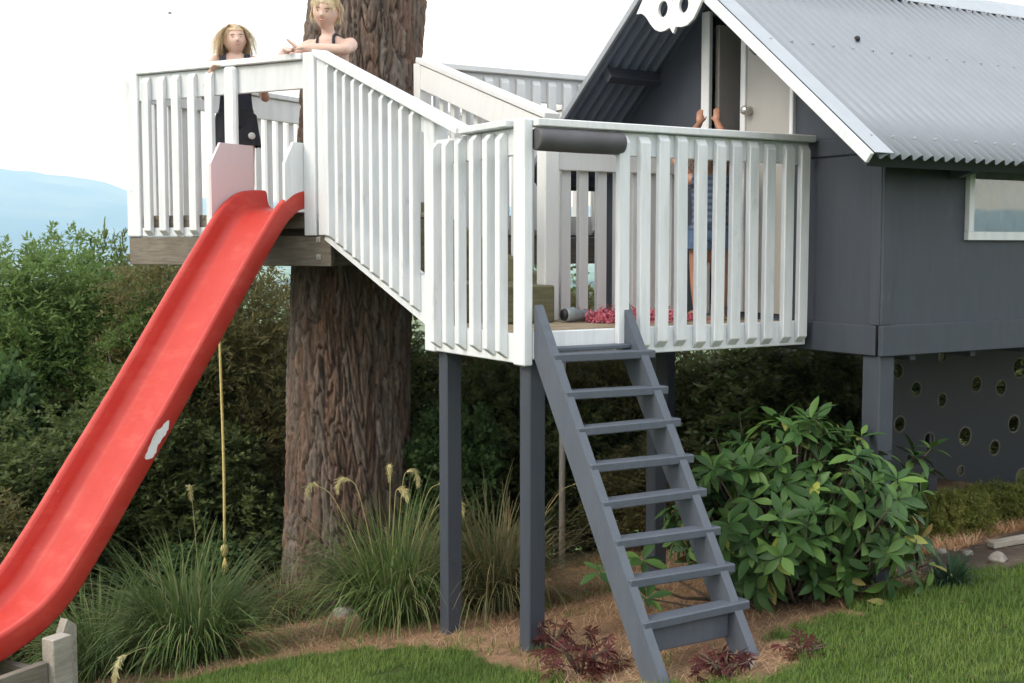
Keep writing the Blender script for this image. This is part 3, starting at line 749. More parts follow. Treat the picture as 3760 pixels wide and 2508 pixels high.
# chip in the paint on the outer side, built as a thin raised flake
wp = []; random.seed(3)
i0 = min(range(len(rp)), key=lambda i: abs(rp[i].x-1.325)); i1 = min(range(len(rp)), key=lambda i: abs(rp[i].x-1.485))
top = []; bot = []
rr2 = [rp[i0]+(rp[i1]-rp[i0])*k/14 for k in range(15)]
dn = (rr2[-1]-rr2[0]).normalized(); nx, nz = -dn.y, dn.x
if nz < 0: nx, nz = -nx, -nz
for k, p in enumerate(rr2):
    e = min(1, (k+.4)/4.0, (14.4-k)/3.0)**.6; hm = -.066-0.006*math.sin(k*0.7)
    a = hm+0.030*e+random.uniform(-.006, .006); b = hm-0.030*e+random.uniform(-.006, .006)
    top.append(ud(SS-.2565, p.x+nx*a, p.y+nz*a)); bot.append(ud(SS-.2565, p.x+nx*b, p.y+nz*b))
link('paint_chip', mesh('paint_chip', top+bot, [(k, k+1, 15+k+1, 15+k) for k in range(14)], 'slide_wear'), so)
# timber box under the slide's foot
sb = thing('slide_footing', 'weathered timber box frame holding up the foot of the slide', 'timber frame', ud(-0.05, 2.3, -0.45))
qn = frame_quat(NN)
obox('post', ud(-0.045, 2.185, -0.24), (0.115, 0.085, 0.48), 'weathered_post', sb, qn, 0.004)
link('brace', prism([ud(-.01, 2.03, -.4), ud(-.01, 2.12, -.4), ud(-.01, 2.12, -.02), ud(-.01, 2.085, .055), ud(-.01, 2.03, .01)], EE*.05, 'weathered_post'), sb)
obox('post', ud(0.72, 2.185, -0.30), (0.125, 0.085, 0.55), 'weathered_post', sb, qn, 0.012)
obox('rail', ud(-0.03, 2.63, -0.185), (0.76, 0.045, 0.15), 'weathered_beam', sb, qn)
obox('rail', ud(-0.03, 2.63, -0.365), (0.76, 0.045, 0.14), 'weathered_beam', sb, qn)
obox('rail', ud(0.70, 2.63, -0.185), (0.76, 0.045, 0.15), 'weathered_beam', sb, qn)
bar('cross_rail', ud(0.0, 2.28, -0.20), ud(0.67, 2.28, -0.20), 0.045, 0.12, 'weathered_beam', sb)

# ------------------------------------------------------------------ ladder
lad = thing('ladder', 'dark grey wooden step ladder leaning on the low deck', 'ladder', (0.3, -0.95, 0.1))
D = Vector((0, -0.5397, -0.8419)); NL = Vector((0, -0.8419, 0.5397))       # down the slope, outward
def stringer(u0, u1):
    top = Vector((0, -0.012, 1.655)); L = 1.92
    a = top; b = top+D*L
    wd = 0.125
    zt = 1.655
    pts = [Vector((u0, -0.012, 1.655)), Vector((u0, -0.004, 1.64)), Vector((u0, -0.004, 1.64-0.235)), Vector((u0, (b-NL*wd).y, (b-NL*wd).z)), Vector((u0, b.y, b.z))]
    link('stringer', prism(pts, (u1-u0, 0, 0), 'grey_ladder_paint'), lad)
stringer(0.054, 0.099); stringer(0.560, 0.605)
ts = [(1.43, -.125), (1.265, -.228), (1.115, -.325), (.96, -.425), (.812, -.52), (.656, -.62), (.505, -.72), (.353, -.82)]
for z, v in ts:
    obox('tread', ((0.062+0.652)/2, v-0.004, z-0.02), (0.590, 0.085, 0.040), 'grey_ladder_paint', lad, Matrix.Rotation(R(jig(1.0)), 3, 'Y').to_quaternion(), 0.005)
obox('kick_board', (0.33, -0.815, 0.262), (0.458, 0.025, 0.13), 'grey_ladder_paint', lad, None, 0.004)
obox('top_step', (0.33, -0.055, 1.445), (0.458, 0.08, 0.02), 'grey_ladder_paint', lad)
# ------------------------------------------------------------------ climbing panel below the house
holes = [(3.01, 1.151, .050), (3.181, 1.026, .052), (3.419, 1.228, .044), (3.43, .941, .048), (3.761, 1.024, .056), (4.012, .986, .058), (4.2, 1.111, .074), (3.038, .814, .054),
         (3.315, .691, .052), (3.662, .686, .066), (3.965, .584, .056), (4.159, .73, .064), (4.262, .352, .068), (3.628, .46, .038), (4.5, .95, .06), (4.6, .6, .06)]
cp = thing('climbing_wall', 'dark plywood climbing wall with round hand holes below the playhouse', 'climbing wall', (3.6, .40, .3))
link('board', sheet([(2.80, 1.325), (4.9, 1.325), (4.9, .15), (4.291, .264), (3.652, .387), (2.80, .54)], [ell(a, b, r, r, 18) for a, b, r in holes], (0, .40, 0), (1, 0, 0), (0, 0, 1), (0, .02, 0), 'panel_stain'), cp)
rv, rf = [], []
for k in range(20):
    a = 2*math.pi*k/20
    for (rr_, y) in ((1.0, -0.003), (1.0, 0.004), (0.80, 0.004), (0.86, -0.005)): rv.append((rr_*math.cos(a), y/0.04, rr_*math.sin(a)))
for k in range(20):
    for j in range(4): rf.append((k*4+j, k*4+(j+1) % 4, ((k+1) % 20)*4+(j+1) % 4, ((k+1) % 20)*4+j))
simple('hole_rim', (0.10, 0.10, 0.075), 0.6, 0, 0.3, 20)
rme = mesh('rim', rv, rf, 'hole_rim', True)
for a, b, r in holes:
    o = link('hole_rim', rme, cp, (a, .402, b)); o.scale = (r*1.02, 0.04, r*1.02)

# ------------------------------------------------------------------ pole, rope, bird
pu, pv2 = 1.83, 2.42
tag(tube('fire_pole', [(pu, pv2, gzs(pu, pv2)-0.2), (pu, pv2, 0.8), (pu, pv2, 1.90)], 0.023, 'galvanised', None, 14), 'thin galvanised pole standing behind the ladder under the high deck', 'pole')
rope = thing('climbing_rope', 'thin yellow rope with a frayed knot hanging beside the slide', 'rope', ud(1.08, -.27, 1.9))
rx = ud(1.08, -.27, -.225)
rpath = [rx+Vector((0.006*math.sin(z*3), 0, z)) for z in np.linspace(2.17, 0.02, 24)]
cord = tube('cord', rpath, 0.0105, 'rope_fibre', rope, 8)
kv, kf = tube_geo([rx+Vector((0, 0, z)) for z in (0.03, 0.02, 0.0, -0.02, -0.045, -0.06)], [.010, .022, .028, .027, .018, .012], 12)
link('knot', mesh('knot', kv, kf, 'rope_fibre', True), cord)
for k in range(9):
    a = k*0.7; p0 = rx+Vector((0, 0, -0.05)); L = random.uniform(.08, .17)
    d = Vector((math.cos(a)*.3, math.sin(a)*.3, -1)).normalized()
    tube('strand', [p0, p0+d*L*.5+Vector((0, 0, -.01)), p0+d*L*.8+Vector((0, 0, -L*.25))], [.005, .004, .002], 'rope_fibre', cord, 6)
bv = []
bird = thing('bird', 'tiny dark bird flying in the white sky', 'bird', (4.4, 21.0, 6.75))
b0 = Vector((4.4, 21.0, 6.75))
V, F = tube_geo([b0+Vector((x, 0, 0)) for x in (-.06, -.03, 0, .03, .05, .06)], [.004, .012, .016, .012, .008, .002], 8); link('body', mesh('body', V, F, 'bird_feather', True), bird)
for s in (-1, 1):
    link('wing', prism([b0+Vector((.03, 0, .01)), b0+Vector((.015, s*.05, .02)), b0+Vector((-.015, s*.10, .012)), b0+Vector((-.02, s*.04, .012)), b0+Vector((-.02, 0, .01))], (0, 0, .004), 'bird_feather'), bird)

# ------------------------------------------------------------------ props on the decks
pk = thing('pink_feather_heap', 'heap of pink fluffy feathers lying on the low deck floor', 'feather boa', (0.95, 0.62, FZ))
n = 2600; c0 = RNG.random((n, 3)); cx = 0.80+0.62*c0[:, 0]; cy = 0.62+0.10*RNG.normal(0, 1, n)
hz = FZ+0.004+np.abs(RNG.normal(0, .024, n))*np.clip(1.2-np.abs(cx-1.0)*1.2, .25, 1)
P0 = np.c_[cx, cy, hz]; dd = unit(RNG.normal(0, 1, (n, 3))+[0, 0, .3]); sd = unit(np.cross(dd, RNG.normal(0, 1, (n, 3))))
L = RNG.uniform(.015, .035, (n, 1)); W = .008
Vv = np.stack([P0-sd*W, P0+sd*W, P0+dd*L+sd*W*.3+[0, 0, -.004], P0+dd*L-sd*W*.3+[0, 0, -.004]], 1).reshape(-1, 3); Vv[:, 2] = np.maximum(Vv[:, 2], FZ+.003)
fl = link('feathers', npmesh('feathers', Vv, np.arange(4*n).reshape(-1, 4), 'pink_fluff'), pk); tag(fl, kind='stuff')
gt = thing('toy_torch', 'small grey toy cylinder lying beside the pink feathers', 'toy', (0.76, 0.72, FZ))
V, F = tube_geo([(0.70, .70, FZ+.042), (0.71, .70, FZ+.042), (.76, .70, FZ+.042), (.77, .70, FZ+.040), (.85, .70, FZ+.036), (.86, .70, FZ+.036)], [.036, .04, .04, .034, .03, .02], 14); link('barrel', mesh('barrel', V, F, 'grey_toy', True), gt)
V, F = tube_geo([(0.685, .70, FZ+.042), (0.70, .70, FZ+.042)], [.030, .034], 14); link('end_cap', mesh('end_cap', V, F, 'black_plastic', True), gt)
V, F = [], []
ico = bmesh.new(); bmesh.ops.create_icosphere(ico, subdivisions=3, radius=.10)
for v_ in ico.verts: v_.co *= 1+random.uniform(-.28, .12); v_.co.z *= 0.9
me = bpy.data.meshes.new('foil'); ico.to_mesh(me); ico.free(); me.materials.append(MAT['silver_foil'])
tag(link('foil_bundle', me, None, (1.98, 2.72, UZ+.09)), 'crumpled silver foil bundle on the high deck behind the balusters', 'foil')

# ------------------------------------------------------------------ pine
def worley(x, y, seed=0):
    """cell noise: F1, F2, cell hash"""
    ix, iy = np.floor(x), np.floor(y); f1 = np.full(x.shape, 9.); f2 = f1.copy(); hh = np.zeros(x.shape)
    for dx in (-1, 0, 1):
        for dy in (-1, 0, 1):
            a, b = ix+dx, iy+dy
            h1 = np.sin(a*127.1+b*311.7+seed)*43758.5453; h1 -= np.floor(h1)
            h2 = np.sin(a*269.5+b*183.3+seed)*43758.5453; h2 -= np.floor(h2)
            d = np.hypot(a+h1-x, b+h2-y); m1 = d < f1
            f2 = np.where(m1, f1, np.minimum(f2, d)); f1 = np.where(m1, d, f1); hh = np.where(m1, h1*.6+h2*.4, hh)
    return f1, f2, hh
pine = thing('pine_tree', 'thick pine trunk with scaly bark rising through the high deck', 'tree', (TREE.x, TREE.y, -0.7))
def trunk():
    nth, nz = 420, 900; z0, z1 = -1.3, 9.5
    zz = z0+(z1-z0)*np.linspace(0, 1, nz)**1.15; th = np.linspace(0, 2*np.pi, nth, endpoint=False)
    T, Z = np.meshgrid(th, zz)
    r = 0.448-0.010*(Z)+0.05*np.exp(-(Z+1.0)/0.45)*(1+.5*np.sin(T*5+1))
    r = np.clip(r, .16, 1)
    def cells(nper, sz, warp, seed):
        X = T/(2*np.pi)*nper; k = nper/14.
        wx = X+warp*(vnoise(np.cos(T)*k*1.7+9, Z*sz*.55+np.sin(T)*k*1.7, seed)-.5)*2+.25*warp*(vnoise(np.cos(T)*k*6+3, Z*sz*2.2+np.sin(T)*k*6, seed+1)-.5)*2
        wy = Z*sz+1.2*(vnoise(np.cos(T)*k*3+20, Z*sz*.8+np.sin(T)*k*3, seed+2)-.5)*2
        xm = np.mod(wx, nper); ix, iy = np.floor(xm), np.floor(wy)
        F1 = np.full(T.shape, 9.); F2 = F1.copy(); H = np.zeros(T.shape)
        for dx in (-1, 0, 1):
            for dy in (-1, 0, 1):
                a, b = np.mod(ix+dx, nper), iy+dy
                h1 = np.sin(a*127.1+b*311.7+seed*9.1)*43758.5453; h1 -= np.floor(h1); h2 = np.sin(a*269.5+b*183.3+seed*5.3)*43758.5453; h2 -= np.floor(h2)
                d = np.abs(ix+dx+h1-xm)+.75*np.abs(b+h2-wy)*(.7+.6*h2); m1 = d < F1
                F2 = np.where(m1, F1, np.minimum(F2, d)); F1 = np.where(m1, d, F1); H = np.where(m1, h1*.5+h2*.5, H)
        return F2-F1, H
    X = T/(2*np.pi)*40
    g1, H = cells(38, 3.2, 1.2, 1); g2, H2 = cells(80, 8.0, 1.0, 5)
    e = np.clip(g1/.30, 0, 1); e = e**.6; e2 = np.clip(g2/.35, 0, 1)**.7
    lay = .55*H2*e2+.3*vnoise(np.cos(T)*40, Z*30+np.sin(T)*40, 4)
    fis = np.clip(1-np.abs(fbm(np.cos(T)*11+4, Z*1.7+np.sin(T)*11, 4, 9)-.47)*9, 0, 1)
    disp = .032*e*(.45+.75*H)+.020*lay*e+.005*e2-.016*fis*(1-.4*e)
    r = r+disp-.02
    cx = TREE.x-.070+.020*(Z-1)+.014*np.clip(Z-1, 0, 3)**2+.06*np.clip(Z-4, 0, None); cy = TREE.y-.01*Z
    V = np.c_[(cx+r*np.sin(T)).ravel(), (cy+r*np.cos(T)).ravel(), Z.ravel()]
    base = np.array([.122, .090, .070]); red = np.array([.155, .092, .064]); grey = np.array([.205, .185, .162])
    k = np.clip(H2*1.5-.25, 0, 1)[..., None]; k2 = np.clip((H*.5+.5*fbm(np.cos(T)*3+5, Z*1.1+np.sin(T)*3, 4, 8)-.38)*3, 0, 1)[..., None]
    c = base*(1-k)+red*k; c = c*(1-k2*.7)+grey*k2*.7
    c = c*(0.62+.75*H2[..., None]); w_ = np.clip(1-e/.62, 0, 1)[..., None]*.85; c = c*1.12*(1-w_)+np.array([.045, .028, .022])*w_
    i = np.arange(nth); F = [np.c_[k_*nth+i, k_*nth+(i+1) % nth, (k_+1)*nth+(i+1) % nth, (k_+1)*nth+i] for k_ in range(nz-1)]
    V = V-np.array([TREE.x, TREE.y, -.7])
    me = npmesh('trunk', V, np.concatenate(F), 'bark', c.reshape(-1, 3), True)
    o = link('trunk', me); o.parent = pine
trunk()
#SECTION_C_END
# ------------------------------------------------------------------ foliage builders
def leaf_quads(P, d, side, L, W, fold=0.0):
    """diamond leaves: base P, direction d, half-width side*W"""
    up_ = np.cross(d, side)
    return np.stack([P, P+d*L*.45+side*W+up_*W*fold, P+d*L, P+d*L*.45-side*W+up_*W*fold], 1).reshape(-1, 3)
def crown_mesh(name, seed, nlobe, ntwig, nleaf, llen, lwid, pal, rx, h, lob=.38, upb=.35, twig=.2, pts=.5, hang=.1):
    """leafy twigs spread over uneven lobes; rx radius, h height (metres)"""
    g = np.random.default_rng(seed)
    d = unit(g.normal(0, 1, (nlobe, 3))); r = g.uniform(.15, 1.0, (nlobe, 1))**.55
    lc = d*r*[.80*rx, .80*rx, .44*h]+[0, 0, .52*h]
    lc[:, :2] *= (1-.35*np.clip(lc[:, 2:3]/h-.6, 0, 1)/.4)
    lr = g.uniform(.55, 1.3, nlobe)*lob
    li = g.integers(0, nlobe, ntwig)
    td = unit(g.normal(0, 1, (ntwig, 3))+[0, 0, .25])
    p = lc[li]+td*(lr[li]*g.uniform(.35, 1.0, ntwig)**.6)[:, None]*[1, 1, .8]
    p[:, 2] = np.maximum(p[:, 2], .02)
    td = unit(td*.8+[0, 0, upb]+g.normal(0, .35, (ntwig, 3)))
    tint = g.random((ntwig, 1)); lobt = g.random((nlobe, 1))[li]
    Vs, Cs = [], []
    pal = np.array(pal)
    for k in range(nleaf):
        f = (k+.5)/nleaf
        pp = p+td*twig*f+g.normal(0, .006, p.shape)+np.array([0, 0, -hang*twig])*f*f
        s = unit(np.cross(td, [0, 0, 1])+g.normal(0, .5, p.shape)); s = s*(1 if k % 2 else -1)
        ld = unit(s*.9+td*pts+g.normal(0, .25, p.shape)); sd = unit(np.cross(ld, g.normal(0, .6, p.shape)+[0, 0, 1]))
        L = llen*g.uniform(.7, 1.2, (ntwig, 1)); W = lwid*g.uniform(.8, 1.2, (ntwig, 1))
        Vs.append(leaf_quads(pp, ld, sd, L, W, .25))
        m = np.clip(.45*tint+.35*lobt+.3*g.random((ntwig, 1)), 0, .999)*(len(pal)-1); i = m.astype(int); fr = m-i
        c = pal[i[:, 0]]*(1-fr)+pal[np.minimum(i[:, 0]+1, len(pal)-1)]*fr
        Cs.append(np.repeat(c, 4, 0))
    V = np.concatenate(Vs); C = np.concatenate(Cs)
    return npmesh(name, V, np.arange(len(V)).reshape(-1, 4), 'leaf', C)
PAL_WATTLE = [(.075, .130, .038), (.11, .185, .052), (.165, .245, .07), (.23, .30, .095)]
PAL_DARK = [(.058, .082, .030), (.088, .122, .042), (.125, .165, .056), (.175, .21, .075)]
PAL_OLIVE = [(.085, .090, .036), (.13, .132, .05), (.18, .168, .066), (.24, .18, .09)]
PAL_FRESH = [(.045, .085, .032), (.070, .13, .044), (.10, .17, .06), (.13, .20, .075)]
PAL_LIME = [(.11, .14, .03), (.18, .21, .05), (.25, .27, .07), (.29, .28, .09)]
CM = {('wattle', 1): crown_mesh('wattle_crown', 11, 80, 6800, 14, .055, .0085, PAL_WATTLE, 1.0, 3.6, .33, .3, .22, hang=.5),
      ('dark', 1): crown_mesh('dark_crown', 12, 60, 4000, 12, .060, .014, PAL_DARK, 1.0, 3.0, .36, .25, .17),
      ('olive', 1): crown_mesh('olive_crown', 13, 60, 4200, 13, .055, .008, PAL_OLIVE, 1.0, 3.2, .34, .3, .22, hang=.4),
      ('fresh', 0): crown_mesh('fresh_crown', 14, 26, 1900, 12, .055, .017, PAL_FRESH, .6, 1.5, .22, .40, .15),
      ('dark', 0): crown_mesh('low_dark_crown', 17, 30, 2200, 12, .055, .013, PAL_DARK, .7, 1.6, .26, .3, .16),
      ('olive', 0): crown_mesh('low_olive_crown', 18, 30, 2200, 12, .050, .008, PAL_OLIVE, .7, 1.4, .25, .4, .2, hang=.4)}
CDIM = {('wattle', 1): (1, 3.6), ('dark', 1): (1, 3.0), ('olive', 1): (1, 3.2), ('fresh', 0): (.6, 1.5), ('dark', 0): (.7, 1.6), ('olive', 0): (.7, 1.4)}
def shrub(name, label, cat, kind, u, v, rad, top, group='shrubs behind the decks', skirt=0.9):
    g = gzs(u, v); base = max(g, top-skirt*4.4) if False else g
    o = thing(name, label, cat, (u, v, g), group)
    h = top-g
    key = (kind, 1) if (kind, 1) in CM and (h > 1.9 or (kind, 0) not in CM) else (kind, 0); rx, hh = CDIM[key]
    c = link('crown', CM[key], o, (u, v, g)); c.scale = (rad/rx, rad/rx, h/hh)
    c.rotation_euler = (0, 0, random.uniform(0, 6.28))
    # stem with limbs
    Vv, Ff = [], []
    for k in range(6):
        a = k*1.05+random.random(); e = Vector((math.cos(a)*rad*.55, math.sin(a)*rad*.55, h*random.uniform(.5, .85)))
        path = [Vector((u+.03*math.cos(a), v+.03*math.sin(a), g-.15)), Vector((u, v, g))+Vector((e.x*.3, e.y*.3, e.z*.45)), Vector((u, v, g))+e]
        a_, b_ = tube_geo(path, [.035+.01*h*.3, .022, .008], 6); b0 = len(Vv); Vv += a_; Ff += [tuple(i+b0 for i in f) for f in b_]
    link('trunk', mesh('trunk', Vv, Ff, 'branch_bark', True), o)
    return o
random.seed(21)
SH = [ # name, label, kind, u, v, radius, top
 ('wattle_tree', 'tall feathery green tree rising highest at the left against the hills', 'wattle', -0.80, 7.1, 1.3, 2.42),
 ('wattle_tree', 'dark-topped thin feathery tree just left of the weathered deck beam', 'dark', -0.15, 7.3, .6, 2.10),
 ('wattle_tree', 'feathery bush cut by the left picture edge below the hills', 'wattle', -1.60, 7.2, 1.2, 2.28),
 ('wattle_tree', 'feathery green bush between the tall left tree and the slide', 'wattle', -0.16, 6.1, .85, 1.95),
 ('garden_shrub', 'yellow-green shrub at the left edge half way up the slide', 'fresh', -1.75, 5.7, .75, 1.15),
 ('garden_shrub', 'dark shrub filling the corner left of the slide', 'dark', -1.35, 4.9, .95, .72),
 ('garden_shrub', 'olive shrub low beside the foot of the slide', 'olive', -1.9, 3.9, .7, .25),
 ('garden_shrub', 'dark shrub behind the middle of the slide', 'dark', -0.55, 5.1, .85, 1.0),
 ('garden_shrub', 'olive brown shrub between the slide and the pine trunk', 'olive', .45, 5.9, 1.2, 2.35),
 ('garden_shrub', 'dark shrub behind the hanging rope', 'dark', -.10, 4.75, .8, .35),
 ('garden_shrub', 'small green shrub low behind the rope knot', 'fresh', -.32, 4.1, .5, -.25),
 ('garden_shrub', 'dark shrub right behind the pine trunk under the stairs', 'dark', 1.9, 4.9, 1.0, 1.45),
 ('garden_shrub', 'fresh green shrub between the pine trunk and the left deck post', 'fresh', 1.30, 3.15, .50, .78),
 ('garden_shrub', 'brown shrub seen through the top half of the ladder', 'olive', 2.6, 4.3, 1.0, 1.55),
 ('garden_shrub', 'dark shrub between the two front deck posts', 'dark', 2.0, 3.6, .7, .9),
 ('garden_shrub', 'olive shrub behind the lower deck beside the fire pole', 'olive', 3.3, 4.6, 1.1, 1.75),
 ('garden_shrub', 'olive shrub right of the ladder under the white skirting', 'olive', 3.5, 3.3, .85, 1.35),
 ('garden_shrub', 'dark green shrub under the playhouse corner behind the rhododendron', 'dark', 3.9, 2.3, 1.0, 1.30),
 ('wattle_tree', 'bright feathery shrub glimpsed through the climbing wall holes', 'olive', 5.9, 3.0, 1.3, 1.7),
 ('garden_shrub', 'dark shrub low behind the fire pole foot', 'dark', 2.75, 3.3, .75, .55),
 ('garden_shrub', 'dark shrub beyond the ladder lower down the slope', 'dark', 3.4, 5.2, 1.1, .9),
 ('garden_shrub', 'dark shrub behind the left part of the climbing wall', 'dark', 5.0, 2.75, .9, 1.5),
 ('garden_shrub', 'dark shrub behind the right part of the climbing wall', 'dark', 6.9, 2.6, 1.2, 1.6),
 ('garden_shrub', 'dark shrub beyond the back rail of the low deck', 'dark', 3.9, 6.0, 1.3, 1.95),
 ('wattle_tree', 'feathery tree beyond the others behind the top of the slide', 'wattle', .25, 8.0, 1.3, 2.3),
 ('wattle_tree', 'distant feathery tree at the left picture edge behind the bushes', 'wattle', -1.9, 9.0, 1.3, 1.60),
 ('wattle_tree', 'feathery tree behind the tall left tree lower down the slope', 'wattle', -.9, 9.6, 1.2, 1.45),
 ('garden_shrub', 'dark bushy tree beyond the pine trunk', 'dark', 1.5, 7.6, 1.2, 1.5),
 ('garden_shrub', 'low brown shrub behind the ladder steps', 'olive', 2.55, 2.3, .6, .45),
]
for nm, lab, kd, u, v, rad, top in SH:
    shrub(nm, lab, 'tree' if nm == 'wattle_tree' else 'shrub', kd, u, v, rad, top)
# low hedge of ground cover under the climbing panel
hg = thing('ground_cover_hedge', 'low yellow-green conifer ground cover below the climbing panel', 'hedge', (3.7, .3, gzs(3.7, .3)))
CM['lime'] = crown_mesh('lime_crown', 15, 40, 3200, 10, .032, .009, PAL_LIME, .6, .4, .13, .5, .10)
for (u, v, r_, h_) in ((3.25, .16, .45, .25), (3.68, .10, .38, .22), (2.85, .25, .4, .24)):
    c = link('foliage', CM['lime'], hg, (u, v, gzs(u, v)-.02)); c.scale = (r_/.6, r_*.8/.6, h_/.4); c.rotation_euler = (0, 0, u*3)

# pine crown high above
pc = crown_mesh('pine_crown', 16, 30, 2600, 14, .12, .005, [(.02, .035, .015), (.035, .055, .022), (.05, .07, .03)], 2.3, 5, .6, .2, .35)
c = link('crown', pc, pine, (TREE.x+.5, TREE.y, 8.2)); c.scale = (1, 1, 1)
for k in range(9):
    a = k*2.4; z = 8.3+k*.12; p0 = Vector((TREE.x+.20+.08*(z-4), TREE.y-.01*z, z)); d = Vector((math.cos(a), math.sin(a), .55))
    tube('branch', [p0, p0+d*.8, p0+d*1.7+Vector((0, 0, .3))], [.07, .05, .02], 'branch_bark', pine, 8)

# ------------------------------------------------------------------ rhododendron
def rhodo_leaf_mesh(bend, name='leaf'):
    V = []; F = []
    prof = [0.10, .58, .95, 1.0, .66, .04]; n = len(prof)
    for i, w in enumerate(prof):
        f = i/(n-1); z = bend*f*f*-.30
        for s, k in ((-1, .16), (0, 0), (1, .16)): V.append((s*w*.185, f, z+abs(s)*w*k*.35))
    for i in range(n-1):
        for j in (0, 1): F.append((i*3+j, i*3+j+1, (i+1)*3+j+1, (i+1)*3+j))
    me = mesh(name, V, F, 'rhodo_leaf', True); return me
LM = [rhodo_leaf_mesh(b) for b in (.2, .6, 1.0, 1.5)]
bush = thing('rhododendron_bush', 'big leafy rhododendron bush to the right of the ladder', 'bush', (1.50, -0.22, gzs(1.5, -.22)))
g = np.random.default_rng(5); BC = np.array([1.50, -.24, .50]); leaves = []
wh = []
def inside_core(p): return False
tries = 0
while len(wh) < 250 and tries < 9000:
    tries += 1
    d = unit(g.normal(0, 1, 3)); 
    if d[2] < -.55: continue
    rr_ = g.uniform(.72, 1.0)
    bump_ = 1+.14*math.sin(d[0]*5+1)+.12*math.sin(d[1]*6+d[2]*4)
    p = BC+d*rr_*bump_*np.array([.68, .60, .52])
    if p[2] < gzs(p[0], p[1])+.08: continue
    if p[0] < .92-.12*(p[1] > .2): continue
    if any(np.linalg.norm(p-q[0]) < .080 for q in wh): continue
    wh.append((p, unit(d*.8+np.array([0, -.1, .55])+g.normal(0, .25, 3))))
for (p, d) in (((.80, .12, .30), (-.2, -.6, .8)), ((.66, .3, .22), (-.4, -.3, .9)), ((.78, .05, .12), (-.2, -.5, .8)),
               ((2.22, -.42, .80), (.3, -.1, 1)), ((2.34, -.40, .72), (.5, -.1, .9)), ((2.12, -.45, .72), (.2, -.4, .8)), ((2.30, -.46, .84), (.2, -.2, 1)), ((2.18, -.50, .62), (.4, -.4, .7)),
               ((1.95, -.75, .32), (.4, -.6, .5)), ((1.85, -.82, .22), (.1, -.8, .5)), ((1.55, -.86, .2), (0, -.9, .4))):
    wh.append((np.array(p), unit(np.array(d, float))))
for p, d in wh:
    d = Vector(d); t1 = d.orthogonal().normalized(); t2 = d.cross(t1)
    nl = int(g.integers(6, 11)); a0 = g.uniform(0, 6.28)
    for k in range(nl):
        a = a0+k*6.283/nl+g.normal(0, .18); el = g.uniform(.3, 1.05) if k % 2 else g.uniform(-.15, .5)
        y = (t1*math.cos(a)+t2*math.sin(a))*math.cos(el)+d*math.sin(el); y = (y+Vector((0, 0, -.12))).normalized()
        x = y.cross(d).normalized(); z = x.cross(y); L = g.uniform(.075, .150)
        leaves.append((Vector(p)+y*.008, Matrix((x, y, z)).transposed().to_quaternion(), L, int(g.integers(0, 4))))
for k in range(420):       # inner and lower leaves
    d = unit(g.normal(0, 1, 3)); p = BC+d*g.uniform(.3, .75)*np.array([.66, .58, .50])
    if p[2] < gzs(p[0], p[1])+.05 or (p[1] < -.1 and p[0] < .74): continue
    y = Vector(unit(d+g.normal(0, .6, 3)+[0, 0, .2])); x = y.orthogonal().normalized(); z = x.cross(y)
    leaves.append((Vector(p), Matrix((x, y, z)).transposed().to_quaternion(), g.uniform(.08, .13), int(g.integers(0, 4))))
camp = Vector(cam.location)
leaves.sort(key=lambda q: (q[0]-camp).length-.6*q[2]*10*0)
single, rest = leaves[:300], leaves[300:]
for p, q, L, k in single:
    o = link('leaf', LM[k], bush, p, q); o.scale = (L, L, L)
bm = bmesh.new(); Vr = []; Fr = []
for p, q, L, k in rest:
    b0 = len(Vr); me = LM[k]
    Vr += [p+(q @ (v_.co*L)) for v_ in me.vertices]; Fr += [tuple(i+b0 for i in f.vertices) for f in me.polygons]
fo = link('foliage', mesh('foliage', Vr, Fr, 'rhodo_leaf_mass' if 'rhodo_leaf_mass' in MAT else 'rhodo_leaf', True), bush); tag(fo, kind='stuff')
# colour of the joined leaves per leaf
m, n, l, p_ = nmat('rhodo_leaf_mass')
gm = n.new('ShaderNodeNewGeometry')
c = ramp(n, l, gm.outputs['Random Per Island'], [(0, (0.024, 0.058, 0.018)), (0.5, (0.042, 0.094, 0.026)), (0.97, (0.105, 0.185, 0.042)), (0.985, (.20, .13, .05)), (1.0, (.24, .25, .06))])
l.new(c, p_.inputs['Base Color']); p_.inputs['Roughness'].default_value = .45; p_.inputs['Specular IOR Level'].default_value = .2
fo.data.materials.clear(); fo.data.materials.append(m)
Vb, Fb = [], []
for i, (p, d) in enumerate(wh):
    b = Vector((1.5+.12*math.sin(i), -.2+.12*math.cos(i*1.7), gzs(1.5, -.2)-.05)); p = Vector(p)
    a_, b_ = tube_geo([b, b.lerp(p, .5)+Vector((0, 0, -.06)), p], [.016, .008, .004], 5); b0 = len(Vb); Vb += a_; Fb += [tuple(x+b0 for x in f) for f in b_]
link('branches', mesh('branches', Vb, Fb, 'branch_bark', True), bush)

